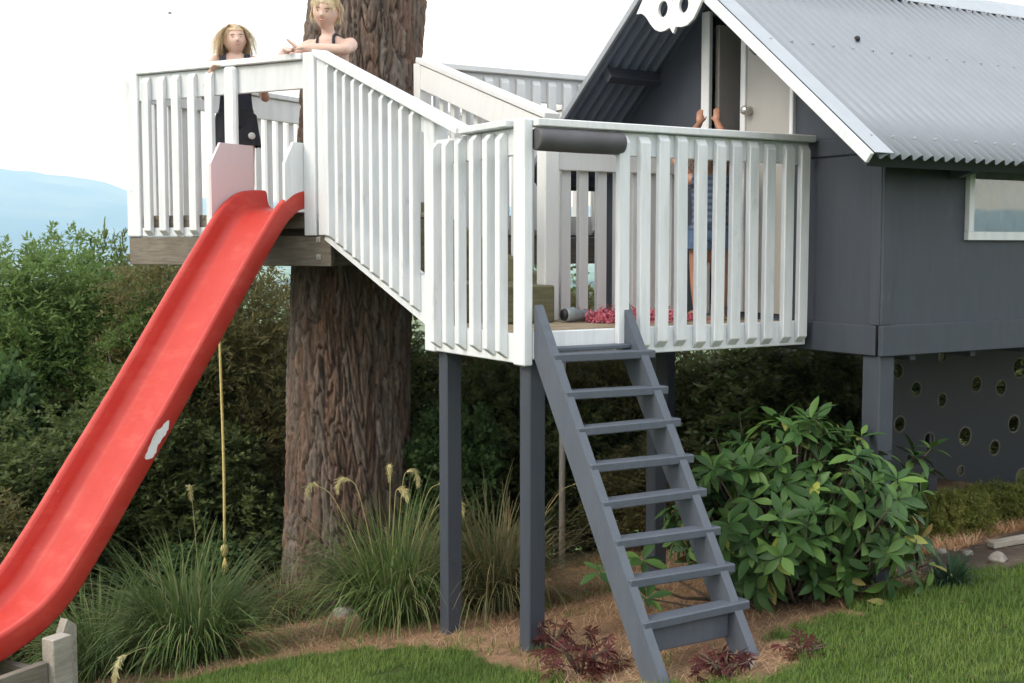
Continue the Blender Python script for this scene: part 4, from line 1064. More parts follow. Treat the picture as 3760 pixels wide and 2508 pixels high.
# ------------------------------------------------------------------ tussock grasses
def blades_mesh(name, n, base_r, L0, L1, w, pal, seed, lean=(0, 0), mat='grass_blade', seg=6, stiff=1.0):
    g = np.random.default_rng(seed); a = g.uniform(0, 6.283, n); r = base_r*np.sqrt(g.random(n))
    P = np.c_[r*np.cos(a), r*np.sin(a), np.zeros(n)]
    out = np.c_[np.cos(a+g.normal(0, .5, n)), np.sin(a+g.normal(0, .5, n)), np.zeros(n)]
    out[:, 0] += lean[0]; out[:, 1] += lean[1]
    tilt = g.uniform(.03, .70, n)/stiff; L = g.uniform(L0, L1, n); curl = g.uniform(.4, 3.6, n)/stiff
    side = unit(np.cross(out, [0, 0, 1])); Vs = []
    pos = P.copy(); ang = tilt.copy(); ds = L/seg
    for k in range(seg+1):
        ww = w*(1-(k/seg)**1.5*.92)*g.uniform(.9, 1.1, n)
        Vs.append(pos-side*ww[:, None]); Vs.append(pos+side*ww[:, None])
        pos = pos+(out*np.sin(ang)[:, None]+np.array([0, 0, 1])*np.cos(ang)[:, None])*ds[:, None]
        ang = np.minimum(ang+curl/seg*(.5+k/seg), 2.6)
    V = np.stack(Vs, 1); m = 2*(seg+1); V[..., 2] = np.maximum(V[..., 2], -.02)
    idx = np.arange(n)[:, None]*m
    F = np.concatenate([np.c_[idx+2*k, idx+2*k+1, idx+2*k+3, idx+2*k+2] for k in range(seg)])
    pal = np.array(pal); t = np.clip(g.normal(.45, .25, n), 0, .999)*(len(pal)-1); i = t.astype(int); fr = (t-i)[:, None]
    c = pal[i]*(1-fr)+pal[np.minimum(i+1, len(pal)-1)]*fr
    return npmesh(name, V.reshape(-1, 3), F, mat, np.repeat(c, m, 0))
PAL_TUS = [(.070, .115, .036), (.10, .165, .05), (.145, .215, .066), (.23, .27, .11), (.38, .34, .18)]
PAL_TUS2 = [(.08, .10, .045), (.14, .15, .07), (.24, .20, .105), (.32, .24, .13)]
def plume(parent, base, tip, L=.11, drop=.6):
    base, tip = Vector(base), Vector(tip); d = (tip-base); d.z = 0; d = d.normalized() if d.length > .01 else Vector((1, 0, 0))
    b1 = base.lerp(tip, .35); b1.z = base.z+(tip.z-base.z)*.5; b2 = base.lerp(tip, .75); b2.z = base.z+(tip.z-base.z)*.92
    tube('plume_stem', catmull([base, b1, b2, tip], 4), .0024, 'stem_straw', parent, 5)
    V, F = [], []
    rg = random.Random(int(tip.x*1000)+int(tip.y*777))
    sw = Vector((rg.uniform(-.5, .5), rg.uniform(-.5, .5), 0))
    spine = [tip+(d+sw)*(L*.75*math.sin(f*1.5))+Vector((0, 0, L*(.30*math.sin(f*2.2)-drop*1.1*f*f))) for f in [k/11 for k in range(12)]]
    for k in range(260):
        i_ = rg.randrange(0, 11); p = spine[i_].lerp(spine[i_+1], rg.random()); fl = (spine[min(i_+1, 11)]-spine[i_]).normalized()
        wd = .6+.8*math.sin(math.pi*min(1, (i_+1)/11)); q = p+fl*rg.uniform(.01, .035)+Vector((rg.gauss(0, .010*wd), rg.gauss(0, .010*wd), rg.uniform(-.030, .004)*wd))
        s = Vector((rg.gauss(0, 1), rg.gauss(0, 1), rg.gauss(0, .4))).normalized()*.0030
        b0 = len(V); V += [p-s, p+s, q+s*.3, q-s*.3]; F.append((b0, b0+1, b0+2, b0+3))
    link('plume', mesh('plume', V, F, 'plume', True), parent)
def tussock(label, u, v, n, r, L0, L1, seed, pal=PAL_TUS, lean=(0, 0), w=.0062, stiff=1.0):
    z = gzs(u, v); t = thing('tussock_grass', label, 'grass clump', (u, v, z), 'tussock grasses under the decks')
    b = link('blades', blades_mesh('blades', n, r, L0, L1, w, pal, seed, lean, stiff=stiff), t, (u, v, z-.01)); tag(b, kind='stuff')
    return t
t1 = tussock('bushy green tussock grass beside the lower slide', -1.02, 2.0, 1200, .20, .40, .92, 1)
t2 = tussock('green tussock grass with pale plumes in front of the pine trunk', .10, 1.60, 1350, .19, .40, .98, 2)
t3 = tussock('brownish tussock grass between the two front deck posts', .62, 1.30, 1000, .15, .35, .95, 3, PAL_TUS2)
t4 = tussock('small dry brown tussock grass at the left foot of the pine', -.02, 3.1, 380, .12, .25, .6, 4, PAL_TUS2)
t5 = tussock('small dark tussock grass behind the slide footing', -1.45, 2.35, 900, .16, .3, .75, 6)
for par, bs, tp, L in ((t2, (.05, 1.6, -.25), (.13, 1.72, .60), .13), (t2, (.08, 1.6, -.25), (.20, 1.66, .58), .13), (t2, (.02, 1.6, -.25), (-.08, 1.85, .53), .10), (t2, (.0, 1.6, -.25), (-.18, 2.1, .46), .12), (t2, (.1, 1.6, -.25), (.36, 1.45, .42), .12),
                       (t2, (.06, 1.6, -.25), (.10, 1.58, .50), .10), (t2, (.1, 1.6, -.25), (.33, 1.5, .52), .09), (t3, (.65, 1.3, -.2), (1.15, 1.25, .48), .14),
                       (t1, (-.95, 2.0, -.4), (-.92, 2.3, .48), .12), (t1, (-1.0, 1.95, -.4), (-1.52, 1.45, -.18), .14)):
    plume(par, bs, tp, L, 1.0 if L > .13 else .7)

# ------------------------------------------------------------------ red maple seedlings, small plants
def palmate(name, n, r, h, seed, pal):
    g = np.random.default_rng(seed); Vs, Cs = [], []; pal = np.array(pal)
    for i in range(n):
        a = g.uniform(0, 6.283); rr_ = r*np.sqrt(g.random()); c0 = np.array([rr_*np.cos(a), rr_*np.sin(a), h*g.uniform(.25, 1)*(1-.5*(rr_/r)**2)])
        nd = unit(g.normal(0, .5, 3)+[0, 0, 1]); e1 = unit(np.cross(nd, g.normal(0, 1, 3))); e2 = np.cross(nd, e1); c = pal[g.integers(0, len(pal))]*g.uniform(.7, 1.2)
        for k in range(7):
            b = (k-3)*.62+g.normal(0, .08); d = e1*np.cos(b)+e2*np.sin(b); s = np.cross(nd, d); L = g.uniform(.05, .085)*(1-.10*abs(k-3))
            d2 = unit(d+np.array([0, 0, -.5])); 
            Vs.append(np.array([c0, c0+d*L*.5+s*.006, c0+(d*.6+d2*.4)*L, c0+d*L*.5-s*.006])); Cs.append(np.tile(c, (4, 1)))
    V = np.concatenate(Vs); return npmesh(name, V, np.arange(len(V)).reshape(-1, 4), 'leaf', np.concatenate(Cs))
PAL_RED = [(.11, .030, .032), (.15, .045, .042), (.08, .022, .024), (.17, .075, .055)]
def maple(label, u, v, n, r, h, seed):
    z = gzs(u, v); t = thing('red_maple_shrub', label, 'shrub', (u, v, z), 'red lacy shrubs at the ladder foot')
    link('foliage', palmate('foliage', n, r, h, seed, PAL_RED), t, (u, v, z)).__setitem__('kind', 'stuff')
    Vb, Fb = [], []
    for k in range(9):
        a = k*.7; a_, b_ = tube_geo([(u, v, z-.03), (u+r*.4*math.cos(a), v+r*.4*math.sin(a), z+h*.5), (u+r*.8*math.cos(a), v+r*.8*math.sin(a), z+h*.75)], [.006, .004, .002], 5)
        b0 = len(Vb); Vb += a_; Fb += [tuple(x+b0 for x in f) for f in b_]
    link('stems', mesh('stems', Vb, Fb, 'branch_bark', True), t)
maple('dark red lacy shrub in front of the left ladder foot', -.02, -.52, 62, .20, .20, 1)
maple('smaller red lacy shrub between the ladder feet', .30, -1.10, 28, .14, .12, 2)
maple('low red lacy shrub right of the right ladder foot', .74, -1.12, 16, .12, .07, 3)
maple('sparse red shrub against the front deck post', .10, -.10, 16, .09, .20, 4)
ag = thing('strap_leaf_plant', 'small dark strap-leaved plant on the lawn edge right of the bush', 'plant', (2.02, -.83, gzs(2.02, -.83)))
b = link('blades', blades_mesh('blades', 70, .05, .14, .26, .010, [(.025, .055, .03), (.04, .085, .045), (.06, .11, .055)], 9), ag, (2.02, -.83, gzs(2.02, -.83)-.01)); tag(b, kind='stuff')

# stones and a plank on the bare soil
def rock(label, u, v, s, seed):
    rg = random.Random(seed); bm = bmesh.new(); bmesh.ops.create_icosphere(bm, subdivisions=3, radius=1)
    for v_ in bm.verts:
        n_ = v_.co.normalized(); k = .12*math.sin(n_.x*4+seed)+.10*math.sin(n_.y*5+seed*2)+.06*math.sin(n_.z*9+seed)+rg.uniform(-.02, .02)
        v_.co = Vector((n_.x*(1+k)*s[0], n_.y*(1+k)*s[1], n_.z*(1+k)*s[2]))
    me = bpy.data.meshes.new('stone'); bm.to_mesh(me); bm.free(); me.materials.append(MAT['stone']); me.polygons.foreach_set('use_smooth', [True]*len(me.polygons))
    o = link('stone', me, None, (u, v, gzs(u, v)+s[2]*.45)); o.rotation_euler = (0, 0, seed); tag(o, label, 'stone', 'stones on the bare soil')
rock('largest pale stone on the bare soil at right', 2.60, -.68, (.065, .045, .035), 1)
rock('small stone left of the other two by the bush', 2.70, -.22, (.035, .025, .02), 2)
rock('small round stone in the middle of the bare soil', 2.73, -.38, (.032, .026, .02), 3)
rock('white stone beside the right ladder foot', .48, -1.06, (.045, .02, .012), 4)
rock('pale stone at the foot of the pine trunk', .20, 2.62, (.07, .05, .045), 5)
pl = bar('plank', (2.90, -.40, gzs(2.9, -.4)+.025), (3.5, -.62, gzs(3.5, -.62)+.03), .07, .035, 'weathered_post'); tag(pl, 'short weathered plank lying on the soil at the right edge', 'plank')

# ------------------------------------------------------------------ lawn, needles, dry grass
def scatter(n, lo, hi, seed):
    g = np.random.default_rng(seed); u = g.uniform(lo[0], hi[0], n); v = g.uniform(lo[1], hi[1], n); return g, u, v
def strew(name, g, u, v, L0, L1, w, pal, tilt0, tilt1, mat, bend=.3):
    n = len(u); z = gz(u, v); P = np.c_[u, v, z-.004]; a = g.uniform(0, 6.283, n); t = g.uniform(tilt0, tilt1, n)
    d = np.c_[np.cos(a)*np.sin(t), np.sin(a)*np.sin(t), np.cos(t)]; s = unit(np.c_[-np.sin(a), np.cos(a), 0*a]); L = g.uniform(L0, L1, n)[:, None]
    d2 = unit(d+np.c_[np.cos(a), np.sin(a), -.3+0*a]*bend)
    m = P+d*L*.55; tip = m+d2*L*.45
    V = np.stack([P-s*w, P+s*w, m+s*w*.8, m-s*w*.8, tip], 1).reshape(-1, 3); i = np.arange(n)[:, None]*5
    F = np.concatenate([np.c_[i, i+1, i+2], np.c_[i, i+2, i+3], np.c_[i+3, i+2, i+4]])
    pal = np.array(pal); clump = fbm(u*1.7, v*1.7, 3, 3); q = np.clip(.35*g.random(n)+1.1*(clump-.2), 0, .999)*(len(pal)-1); k = q.astype(int); fr = (q-k)[:, None]
    c = pal[k]*(1-fr)+pal[np.minimum(k+1, len(pal)-1)]*fr
    return npmesh(name, V, F, mat, np.repeat(c, 5, 0))
g, u, v = scatter(420000, (-2.6, -4.2), (5.2, 2.4), 31)
mu, di, dr = zones(u, v); vis = (u*.52+v*.854 > -1.35)
k = ~mu & ~di & ~dr & vis & (vnoise(u*6, v*6, 12) > .10)
PAL_LAWN = [(.075, .130, .026), (.108, .178, .036), (.15, .225, .048), (.20, .24, .068), (.28, .24, .11)]
tag(link('lawn_grass', strew('lawn_grass', g, u[k], v[k], .022, .055, .0016, PAL_LAWN, .1, .9, 'grass_blade')), 'short green mown lawn grass in the foreground', 'grass', None, 'stuff')
g, u, v = scatter(95000, (-2.6, -1.6), (4.2, 3.4), 32)
mu, di, dr = zones(u, v); k = mu & (vnoise(u*4, v*4, 14)+g.random(len(u))*.5 > .35)
PAL_NEED = [(.28, .165, .09), (.44, .28, .165), (.58, .41, .26), (.68, .53, .37)]
tag(link('pine_needle_litter', strew('pine_needle_litter', g, u[k], v[k], .04, .11, .0013, PAL_NEED, 1.05, 1.62, 'dry_needle', .1)), 'orange-brown pine needle litter around the posts', 'needles', None, 'stuff')
g, u, v = scatter(40000, (2.5, -.6), (5.2, .6), 33)
mu, di, dr = zones(u, v); k = dr
PAL_DRY = [(.50, .28, .15), (.66, .42, .25), (.74, .54, .36)]
tag(link('dry_grass', strew('dry_grass', g, u[k], v[k], .05, .13, .0018, PAL_DRY, .5, 1.4, 'dry_needle')), 'band of orange dried grass on the slope at right', 'grass', None, 'stuff')
g, u, v = scatter(22000, (-1.8, -1.6), (2.4, 2.4), 34)      # stray tufts growing through the needles
mu, di, dr = zones(u, v); k = mu & (.6*vnoise(u*4, v*4, 17)+.4*vnoise(u*11, v*11, 18) > .57+.10*(u > .1)+.05*(v > 1.2))
tag(link('stray_grass', strew('stray_grass', g, u[k], v[k], .03, .085, .0018, PAL_LAWN, .1, .7, 'grass_blade')), 'thin grass growing through the needle litter', 'grass', None, 'stuff')
g, u, v = scatter(16000, (3.3, -.35), (5.4, .9), 35)
tag(link('rank_grass', strew('rank_grass', g, u[(u+.5*v > 3.55)], v[(u+.5*v > 3.55)], .08, .22, .0026, [(.12, .18, .04), (.18, .25, .06), (.24, .30, .08), (.32, .33, .12)], .1, .7, 'grass_blade')), 'longer grass on the bank at the right edge', 'grass', None, 'stuff')

g, u, v = scatter(520, (-2.0, -2.6), (3.4, 2.6), 36)       # fallen leaves and bark chips
n = len(u); z = gz(u, v)+.012; a = g.uniform(0, 6.283, n); d = np.c_[np.cos(a), np.sin(a), g.normal(0, .25, n)]; s = unit(np.c_[-np.sin(a), np.cos(a), g.normal(0, .35, n)])
Vq = leaf_quads(np.c_[u, v, z], unit(d), s, g.uniform(.015, .045, (n, 1)), g.uniform(.004, .010, (n, 1)), .4)
pal = np.array([(.22, .14, .07), (.16, .09, .05), (.28, .21, .12), (.10, .06, .04), (.26, .15, .07)]); c = pal[g.integers(0, 5, n)]
tag(link('fallen_leaves', npmesh('fallen_leaves', Vq, np.arange(4*n).reshape(-1, 4), 'leaf', np.repeat(c, 4, 0))), 'scattered brown fallen leaves on the lawn and litter', 'leaves', None, 'stuff')
# ------------------------------------------------------------------ people
def remesh(parts, voxel=.0065, smooth=3):
    V, F = [], []
    for v_, f_ in parts:
        b0 = len(V); V += [Vector(x) for x in v_]; F += [tuple(i+b0 for i in f) for f in f_]
    me = mesh('tmp', V, F); o = bpy.data.objects.new('tmp', me); COL.objects.link(o)
    bm = bmesh.new(); bm.from_mesh(me); bmesh.ops.recalc_face_normals(bm, faces=bm.faces); bm.to_mesh(me); bm.free()
    r = o.modifiers.new('r', 'REMESH'); r.mode = 'VOXEL'; r.voxel_size = voxel
    s = o.modifiers.new('s', 'SMOOTH'); s.factor = .5; s.iterations = smooth
    dg = bpy.context.evaluated_depsgraph_get(); ev = o.evaluated_get(dg); out = bpy.data.meshes.new_from_object(ev)
    bpy.data.objects.remove(o); bpy.data.meshes.remove(me)
    out.polygons.foreach_set('use_smooth', [True]*len(out.polygons)); return out
def sphere_geo(c, r, seg=20, ring=14, fn=None):
    V, F = [], []
    for i in range(ring+1):
        ph = math.pi*i/ring
        for k in range(seg):
            a = 2*math.pi*k/seg; p = Vector((math.sin(ph)*math.cos(a), math.sin(ph)*math.sin(a), math.cos(ph)))
            V.append(fn(p) if fn else Vector(c)+Vector((p.x*r[0], p.y*r[1], p.z*r[2])))
    for i in range(ring):
        for k in range(seg): F.append((i*seg+k, (i+1)*seg+k, (i+1)*seg+(k+1) % seg, i*seg+(k+1) % seg))
    return V, F
def head_geo(c, q, s):
    """child's head: s = height; local +Y is the face"""
    parts = []
    def fn(p):
        x, y, z = p
        w = .365*s*(1-.30*max(0, -z)**1.5); d = .43*s*(1-.16*max(0, -z)); h = .5*s
        yy = y*d
        if y > 0:
            yy -= .035*s*math.exp(-((abs(x)-.36)/.2)**2-((z-.02)/.16)**2)      # eye sockets
            yy += .03*s*math.exp(-(x/.25)**2-((z+.62)/.2)**2)                   # chin
            yy += .02*s*math.exp(-((abs(x)-.4)/.25)**2-((z+.28)/.2)**2)          # cheeks
        if y < 0: yy *= 1.0+.05*max(0, z)
        return Vector(c)+q @ Vector((x*w, yy, z*h))
    parts.append(sphere_geo(c, None, 36, 28, fn))
    n0 = lambda x, y, z: Vector(c)+q @ Vector((x*s, y*s, z*s))
    parts.append(tube_geo([n0(0, .36, .04), n0(0, .415, -.04), n0(0, .455, -.115), n0(0, .40, -.15)], [.028*s, .038*s, .050*s, .028*s], 10))     # nose
    for k in (-1, 1): parts.append(sphere_geo(n0(k*.365, -.02, -.03), (.035*s, .075*s, .10*s), 10, 8))
    return parts
def hand_geo(w, d, up_, s, curl=.5, flip=1):
    """wrist point w, direction d, back-of-hand direction up_; s = hand length"""
    d = Vector(d).normalized(); up_ = (Vector(up_)-d*Vector(up_).dot(d)).normalized(); sd = d.cross(up_)*flip
    P = lambda a, b, c: Vector(w)+d*(a*s)+sd*(b*s)+up_*(c*s)
    parts = [tube_geo([P(-.08, 0, 0), P(.1, 0, 0), P(.3, 0, .01), P(.5, 0, 0)], [(.11*s, .14*s), (.10*s, .20*s), (.095*s, .225*s), (.075*s, .20*s)], 12)]
    parts[0] = tube_from_frame([(-.08, .13, .11), (.1, .19, .11), (.3, .225, .10), (.5, .20, .075)], P)
    for k, (off, L) in enumerate(((-.155, .40), (-.052, .48), (.052, .45), (.15, .34))):
        a1 = curl*.6; a2 = curl*1.3
        p0 = P(.44, off, 0); p1 = p0+(d*math.cos(a1)-up_*math.sin(a1))*(L*.5*s); p2 = p1+(d*math.cos(a2)-up_*math.sin(a2))*(L*.5*s)
        parts.append(tube_geo([p0, p1, p2], [.056*s, .052*s, .040*s], 8))
    t0 = P(.10, -.15, -.02); t1 = t0+(d*.7-sd*.6-up_*.25).normalized()*(.24*s); t2 = t1+(d*.9-sd*.2-up_*.3).normalized()*(.2*s)
    parts.append(tube_geo([t0, t1, t2], [.075*s, .060*s, .045*s], 8))
    return parts
def tube_from_frame(rows, P, seg=12):
    V, F = [], []
    for a, b, c in rows:
        for k in range(seg):
            t = 2*math.pi*k/seg; V.append(P(a, b*math.cos(t), c*math.sin(t)))
    n = len(rows)
    for i in range(n-1):
        for k in range(seg): F.append((i*seg+k, i*seg+(k+1) % seg, (i+1)*seg+(k+1) % seg, (i+1)*seg+k))
    F.append(tuple(range(seg))[::-1]); F.append(tuple(range((n-1)*seg, n*seg))); return V, F
def shell(body, pred, off, mat, name, parent, thick=.004):
    """garment: the body's faces that satisfy pred, lifted along their normals"""
    bm = bmesh.new(); bm.from_mesh(body); bm.normal_update()
    bmesh.ops.delete(bm, geom=[f for f in bm.faces if not pred(f.calc_center_median())], context='FACES')
    for k in range(3): bmesh.ops.smooth_vert(bm, verts=bm.verts, factor=.4, use_axis_x=True, use_axis_y=True, use_axis_z=True)
    bm.normal_update()
    for v_ in bm.verts:
        o = off(v_.co) if callable(off) else off; v_.co += v_.normal*o
    me = bpy.data.meshes.new(name); bm.to_mesh(me); bm.free(); me.materials.append(MAT[mat]); me.polygons.foreach_set('use_smooth', [True]*len(me.polygons))
    o = link(name, me, parent); md = o.modifiers.new('solid', 'SOLIDIFY'); md.thickness = thick; md.offset = 1
    return o
def face_bits(c, q, s, parent, lipm='lip'):
    n0 = lambda x, y, z: Vector(c)+q @ Vector((x*s, y*s, z*s))
    for k in (-1, 1):
        V, F = sphere_geo(n0(k*.135, .372, .01), (.032*s, .020*s, .014*s), 10, 8); link('eye', mesh('eye', V, F, 'eye_dark', True), parent)
        V, F = tube_geo([n0(k*.07, .405, .085), n0(k*.14, .40, .10), n0(k*.215, .355, .08)], [.010*s, .014*s, .008*s], 6); link('eyebrow', mesh('eyebrow', V, F, 'hair_brown' if lipm == 'x' else 'brow', True), parent)
    V, F = tube_geo([n0(-.095, .385, -.255), n0(-.04, .415, -.245), n0(.04, .415, -.245), n0(.095, .385, -.255)], [.008*s, .021*s, .021*s, .008*s], 8); link('lips', mesh('lips', V, F, 'lip', True), parent)
simple('brow', (.22, .15, .09), .8)
def hair_strands(c, q, s, parent, mat, length, n, seed, fringe=.0, part=.1, long_=False):
    g = random.Random(seed); V, F = [], []
    # cap
    def fn(p):
        x, y, z = p; k = 1.10+.035*math.sin(x*17+y*9)+.03*math.sin(z*13+x*7)
        return Vector(c)+q @ Vector((x*.37*s*k, (y*.43-.012)*s*k, z*.505*s*k))
    cv, cf = sphere_geo(c, None, 36, 28, fn)
    keep = []
    inv = q.inverted()
    for f in cf:
        m_ = sum((cv[i] for i in f), Vector((0, 0, 0)))/4; l_ = inv @ (m_-Vector(c)); x, y, z = l_.x/s, l_.y/s, l_.z/s
        hl = .24 if y > .2 else (.24-(.2-y)*1.3)
        hl = max(hl, -.34 if not long_ else -.45)
        if z > hl: keep.append(f)
    V += cv; F += keep
    def strand(p, L, d, out, w):
        path = [fn(p)]
        for j in range(6):
            d = (d+Vector((0, 0, -.45))+out*(.02 if j < 2 else -.08)+Vector((g.gauss(0, .16), g.gauss(0, .16), 0))).normalized(); path.append(path[-1]+d*(L/6))
        sd = Vector((0, 0, 1)).cross(out).normalized()*(w*s*g.uniform(.6, 1.2)); b0 = len(V)
        for j, pp in enumerate(path):
            ww = 1-(j/6)**2*.85; V.extend([pp-sd*ww, pp+sd*ww])
        for j in range(6): F.append((b0+2*j, b0+2*j+1, b0+2*j+3, b0+2*j+2))
    for k in range(n):
        a = g.uniform(0, 6.283); e = g.uniform(-.1, 1.0)
        p = Vector((math.sin(a)*math.sqrt(1-(e*.95)**2), math.cos(a)*math.sqrt(1-(e*.95)**2), e*.95))
        if p.y > .15 and p.z < .70: continue
        sx = 1 if p.x > part*(g.random()-.3) else -1
        out = (q @ Vector((p.x+.9*sx*max(0, p.y+.1), min(p.y, .1), 0))).normalized()
        d = (out*(.9 if p.z > .6 else .25)+Vector((0, 0, -.05 if p.z > .6 else -.8))+(q @ Vector((sx*.2, -.05, 0)))).normalized()
        strand(p, length*g.uniform(.6, 1.15)*s*(1 if p.z < .6 else 1.15), d, out, .016)
    for k in range(int(n*fringe)):
        x0 = g.uniform(-.5, .5); p = Vector((x0, .55, 0)); p.z = math.sqrt(max(.05, 1-p.x**2-p.y**2))
        sx = 1 if x0 > .15 else -1
        out = (q @ Vector((sx*.45, .9, 0))).normalized(); strand(p, g.uniform(.26, .40)*s, (out*.6+Vector((0, 0, -.5))+(q @ Vector((sx*.3, 0, 0)))).normalized(), out, .024)
    link('hair', mesh('hair', V, F, mat, True), parent)
def limb(pts, rad, seg=14): return tube_geo(catmull(pts, 4), list(np.interp(np.linspace(0, len(pts)-1, (len(pts)-1)*4+1), range(len(pts)), rad)), seg)

# --- girl behind the slide rail (upright, facing the camera)
def local(base, yawdir):
    f = Vector((yawdir[0], yawdir[1], 0)).normalized(); x = Vector((f.y, -f.x, 0))
    return lambda a, b, c: Vector(base)+x*a+f*b+Vector((0, 0, c))
def torso(P, rows):
    return tube_from_frame([(r[0], r[1], r[2]) for r in rows], lambda z, x, y: P(x, y+rowy(rows, z), z), 24)
def rowy(rows, z):
    zs = [r[0] for r in rows]; ys = [r[3] if len(r) > 3 else 0 for r in rows]; o = np.argsort(zs); return float(np.interp(z, np.array(zs)[o], np.array(ys)[o]))
def legs_geo(P, H, hipz, spread=.062, stance=.075, toe=.12):
    parts = []
    for k in (-1, 1):
        parts.append(limb([P(k*spread, 0, hipz+.02), P(k*(spread+.004), .012, hipz*.78), P(k*stance, .018, hipz*.52), P(k*stance, -.004, hipz*.33), P(k*stance, -.006, .055), P(k*stance, -.01, .02)], [.064, .060, .044, .043, .027, .030]))
        parts.append(limb([P(k*stance, -.035, .026), P(k*(stance+.005), .03, .030), P(k*(stance+.012), toe*.75, .022), P(k*(stance+.014), toe, .015)], [.026, .030, .030, .014]))
    return parts
GB = Vector((-.225, 3.385, UZ)); GF = (-.35, -.937)
girl = thing('person', 'child with long blond hair in dark clothes standing behind the slide opening', 'person', GB)
P = local(GB, GF); H = 1.30
parts = [torso(P, [(.60, .100, .078), (.66, .110, .084), (.74, .100, .074), (.82, .092, .068), (.92, .104, .074), (1.01, .118, .076), (1.068, .105, .064), (1.10, .058, .048)])]
parts += legs_geo(P, H, .66)
parts.append(limb([P(0, -.005, 1.02), P(0, .0, 1.08), P(0, .012, 1.14)], [.06, .044, .046]))
hq = frame_quat(Vector((P(1, 0, 0)-P(0, 0, 0)))) @ Matrix.Rotation(R(12), 3, 'Z').to_quaternion() @ Matrix.Rotation(R(9), 3, 'X').to_quaternion() @ Matrix.Rotation(R(5), 3, 'Y').to_quaternion(); hc = P(0, .02, 1.185); HS = .205
parts += head_geo(hc, hq, HS)
for k in (-1, 1):
    parts.append(limb([P(k*.085, 0, 1.05), P(k*.138, .0, 1.035), P(k*.165, .02, .90), P(k*.20, .05, .80), P(k*.185, .13, .86), P(k*.15, .20, .955)], [.036, .042, .033, .031, .026, .021]))
    parts += hand_geo(P(k*.145, .21, .965), P(k*.09, .30, 1.0)-P(k*.145, .21, .965), (0, 0, 1), .12, .5, k)
gm = remesh(parts); gm.materials.append(MAT['skin']); link('body', gm, girl)
inv = lambda p: (p-GB)
fz = Vector((GF[0], GF[1], 0)).normalized(); xz = Vector((fz.y, -fz.x, 0))
def loc_g(p): d = p-GB; return d.dot(xz), d.dot(fz), d.z
shell(gm, lambda p: (lambda a: a[2] > .64 and a[2] < 1.085 and abs(a[0]) < (.15 if a[2] < 1.0 else .105) and (a[2] < 1.01 or abs(a[0]) > .055 or a[1] < 0) and a[1] < .11)(loc_g(p)), .009, 'cloth_navy', 'shirt', girl)
sh = shell(gm, lambda p: (lambda a: a[2] > .47 and a[2] < .72 and abs(a[0]) < .16 and a[1] < .12)(loc_g(p)), lambda p: .012+.030*max(0, min(1, (.66-(p.z-UZ))/.2)), 'cloth_black', 'shorts', girl)
V, F = sphere_geo(P(-.105, .115, .535), (.026, .012, .024), 12, 8); link('badge', mesh('badge', V, F, 'patch_white', True), girl)
face_bits(hc, hq, HS, girl); hair_strands(hc, hq, HS, girl, 'hair_blond', 1.12, 1300, 4, .06, long_=True)

# --- boy leaning on the corner post
BB = Vector((.235, 2.765, UZ)); BF = (-.72, -.69)
boy = thing('person', 'child with short blond hair leaning bare-armed on the corner of the high rail', 'person', BB)
P = local(BB, BF); xb = Vector((Vector(BF).normalized().y, -Vector(BF).normalized().x, 0)); fb = Vector((*Vector(BF).normalized(), 0))
parts = [torso(P, [(.66, .105, .082, -.04), (.74, .112, .088, -.045), (.82, .102, .078, -.03), (.92, .102, .075, 0), (1.02, .118, .082, .035), (1.09, .125, .08, .06), (1.135, .105, .066, .07), (1.16, .06, .048, .075)])]
parts += legs_geo(lambda a, b, c: P(a, b-.05, c), 1.4, .72)
parts.append(limb([P(0, .065, 1.12), P(0, .085, 1.18), P(0, .10, 1.23)], [.055, .042, .045]))
hd = Vector((-.62, -.78, 0)).normalized()
hq2 = frame_quat(Vector((hd.y, -hd.x, 0))) @ Matrix.Rotation(R(-7), 3, 'X').to_quaternion() @ Matrix.Rotation(R(-8), 3, 'Y').to_quaternion(); hc2 = P(0.0, .12, 1.305)
parts += head_geo(hc2, hq2, .225)
shl, shr = P(-.145, .055, 1.095), P(.145, .055, 1.095)      # viewer's right is -x side
rest_h = ud(.20, -.005, 3.187)
ra = Vector((.215, 2.52, 3.19)); rb = ud(.02, -.06, 3.19)
SH_L, SH_R = (shl, shr)
# the arm farther right in the picture reaches along the rail, the other is folded beside it
for shp, elb, wr, tipd in ((P(-.142, .05, 1.10) if (P(-.142, .05, 1.10)-ra).length < (P(.142, .05, 1.10)-ra).length else P(.142, .05, 1.10), Vector((.185, 2.49, 3.188)), ud(.105, -.03, 3.198), EE*.9+NN*.25),
                           (P(.142, .05, 1.10) if (P(-.142, .05, 1.10)-ra).length < (P(.142, .05, 1.10)-ra).length else P(-.142, .05, 1.10), ud(.40, -.16, 3.17), ud(.245, -.01, 3.190), -EE*.6+NN*.6)):
    inn = shp.lerp(P(0, .05, 1.08), .45)
    parts.append(limb([inn, shp, shp.lerp(elb, .5)+Vector((0, 0, -.005)), elb, elb.lerp(wr, .5), wr], [.042, .048, .040, .034, .033, .024]))
    parts += hand_geo(wr, Vector(tipd), (0, 0, 1), .135, .45, 1)
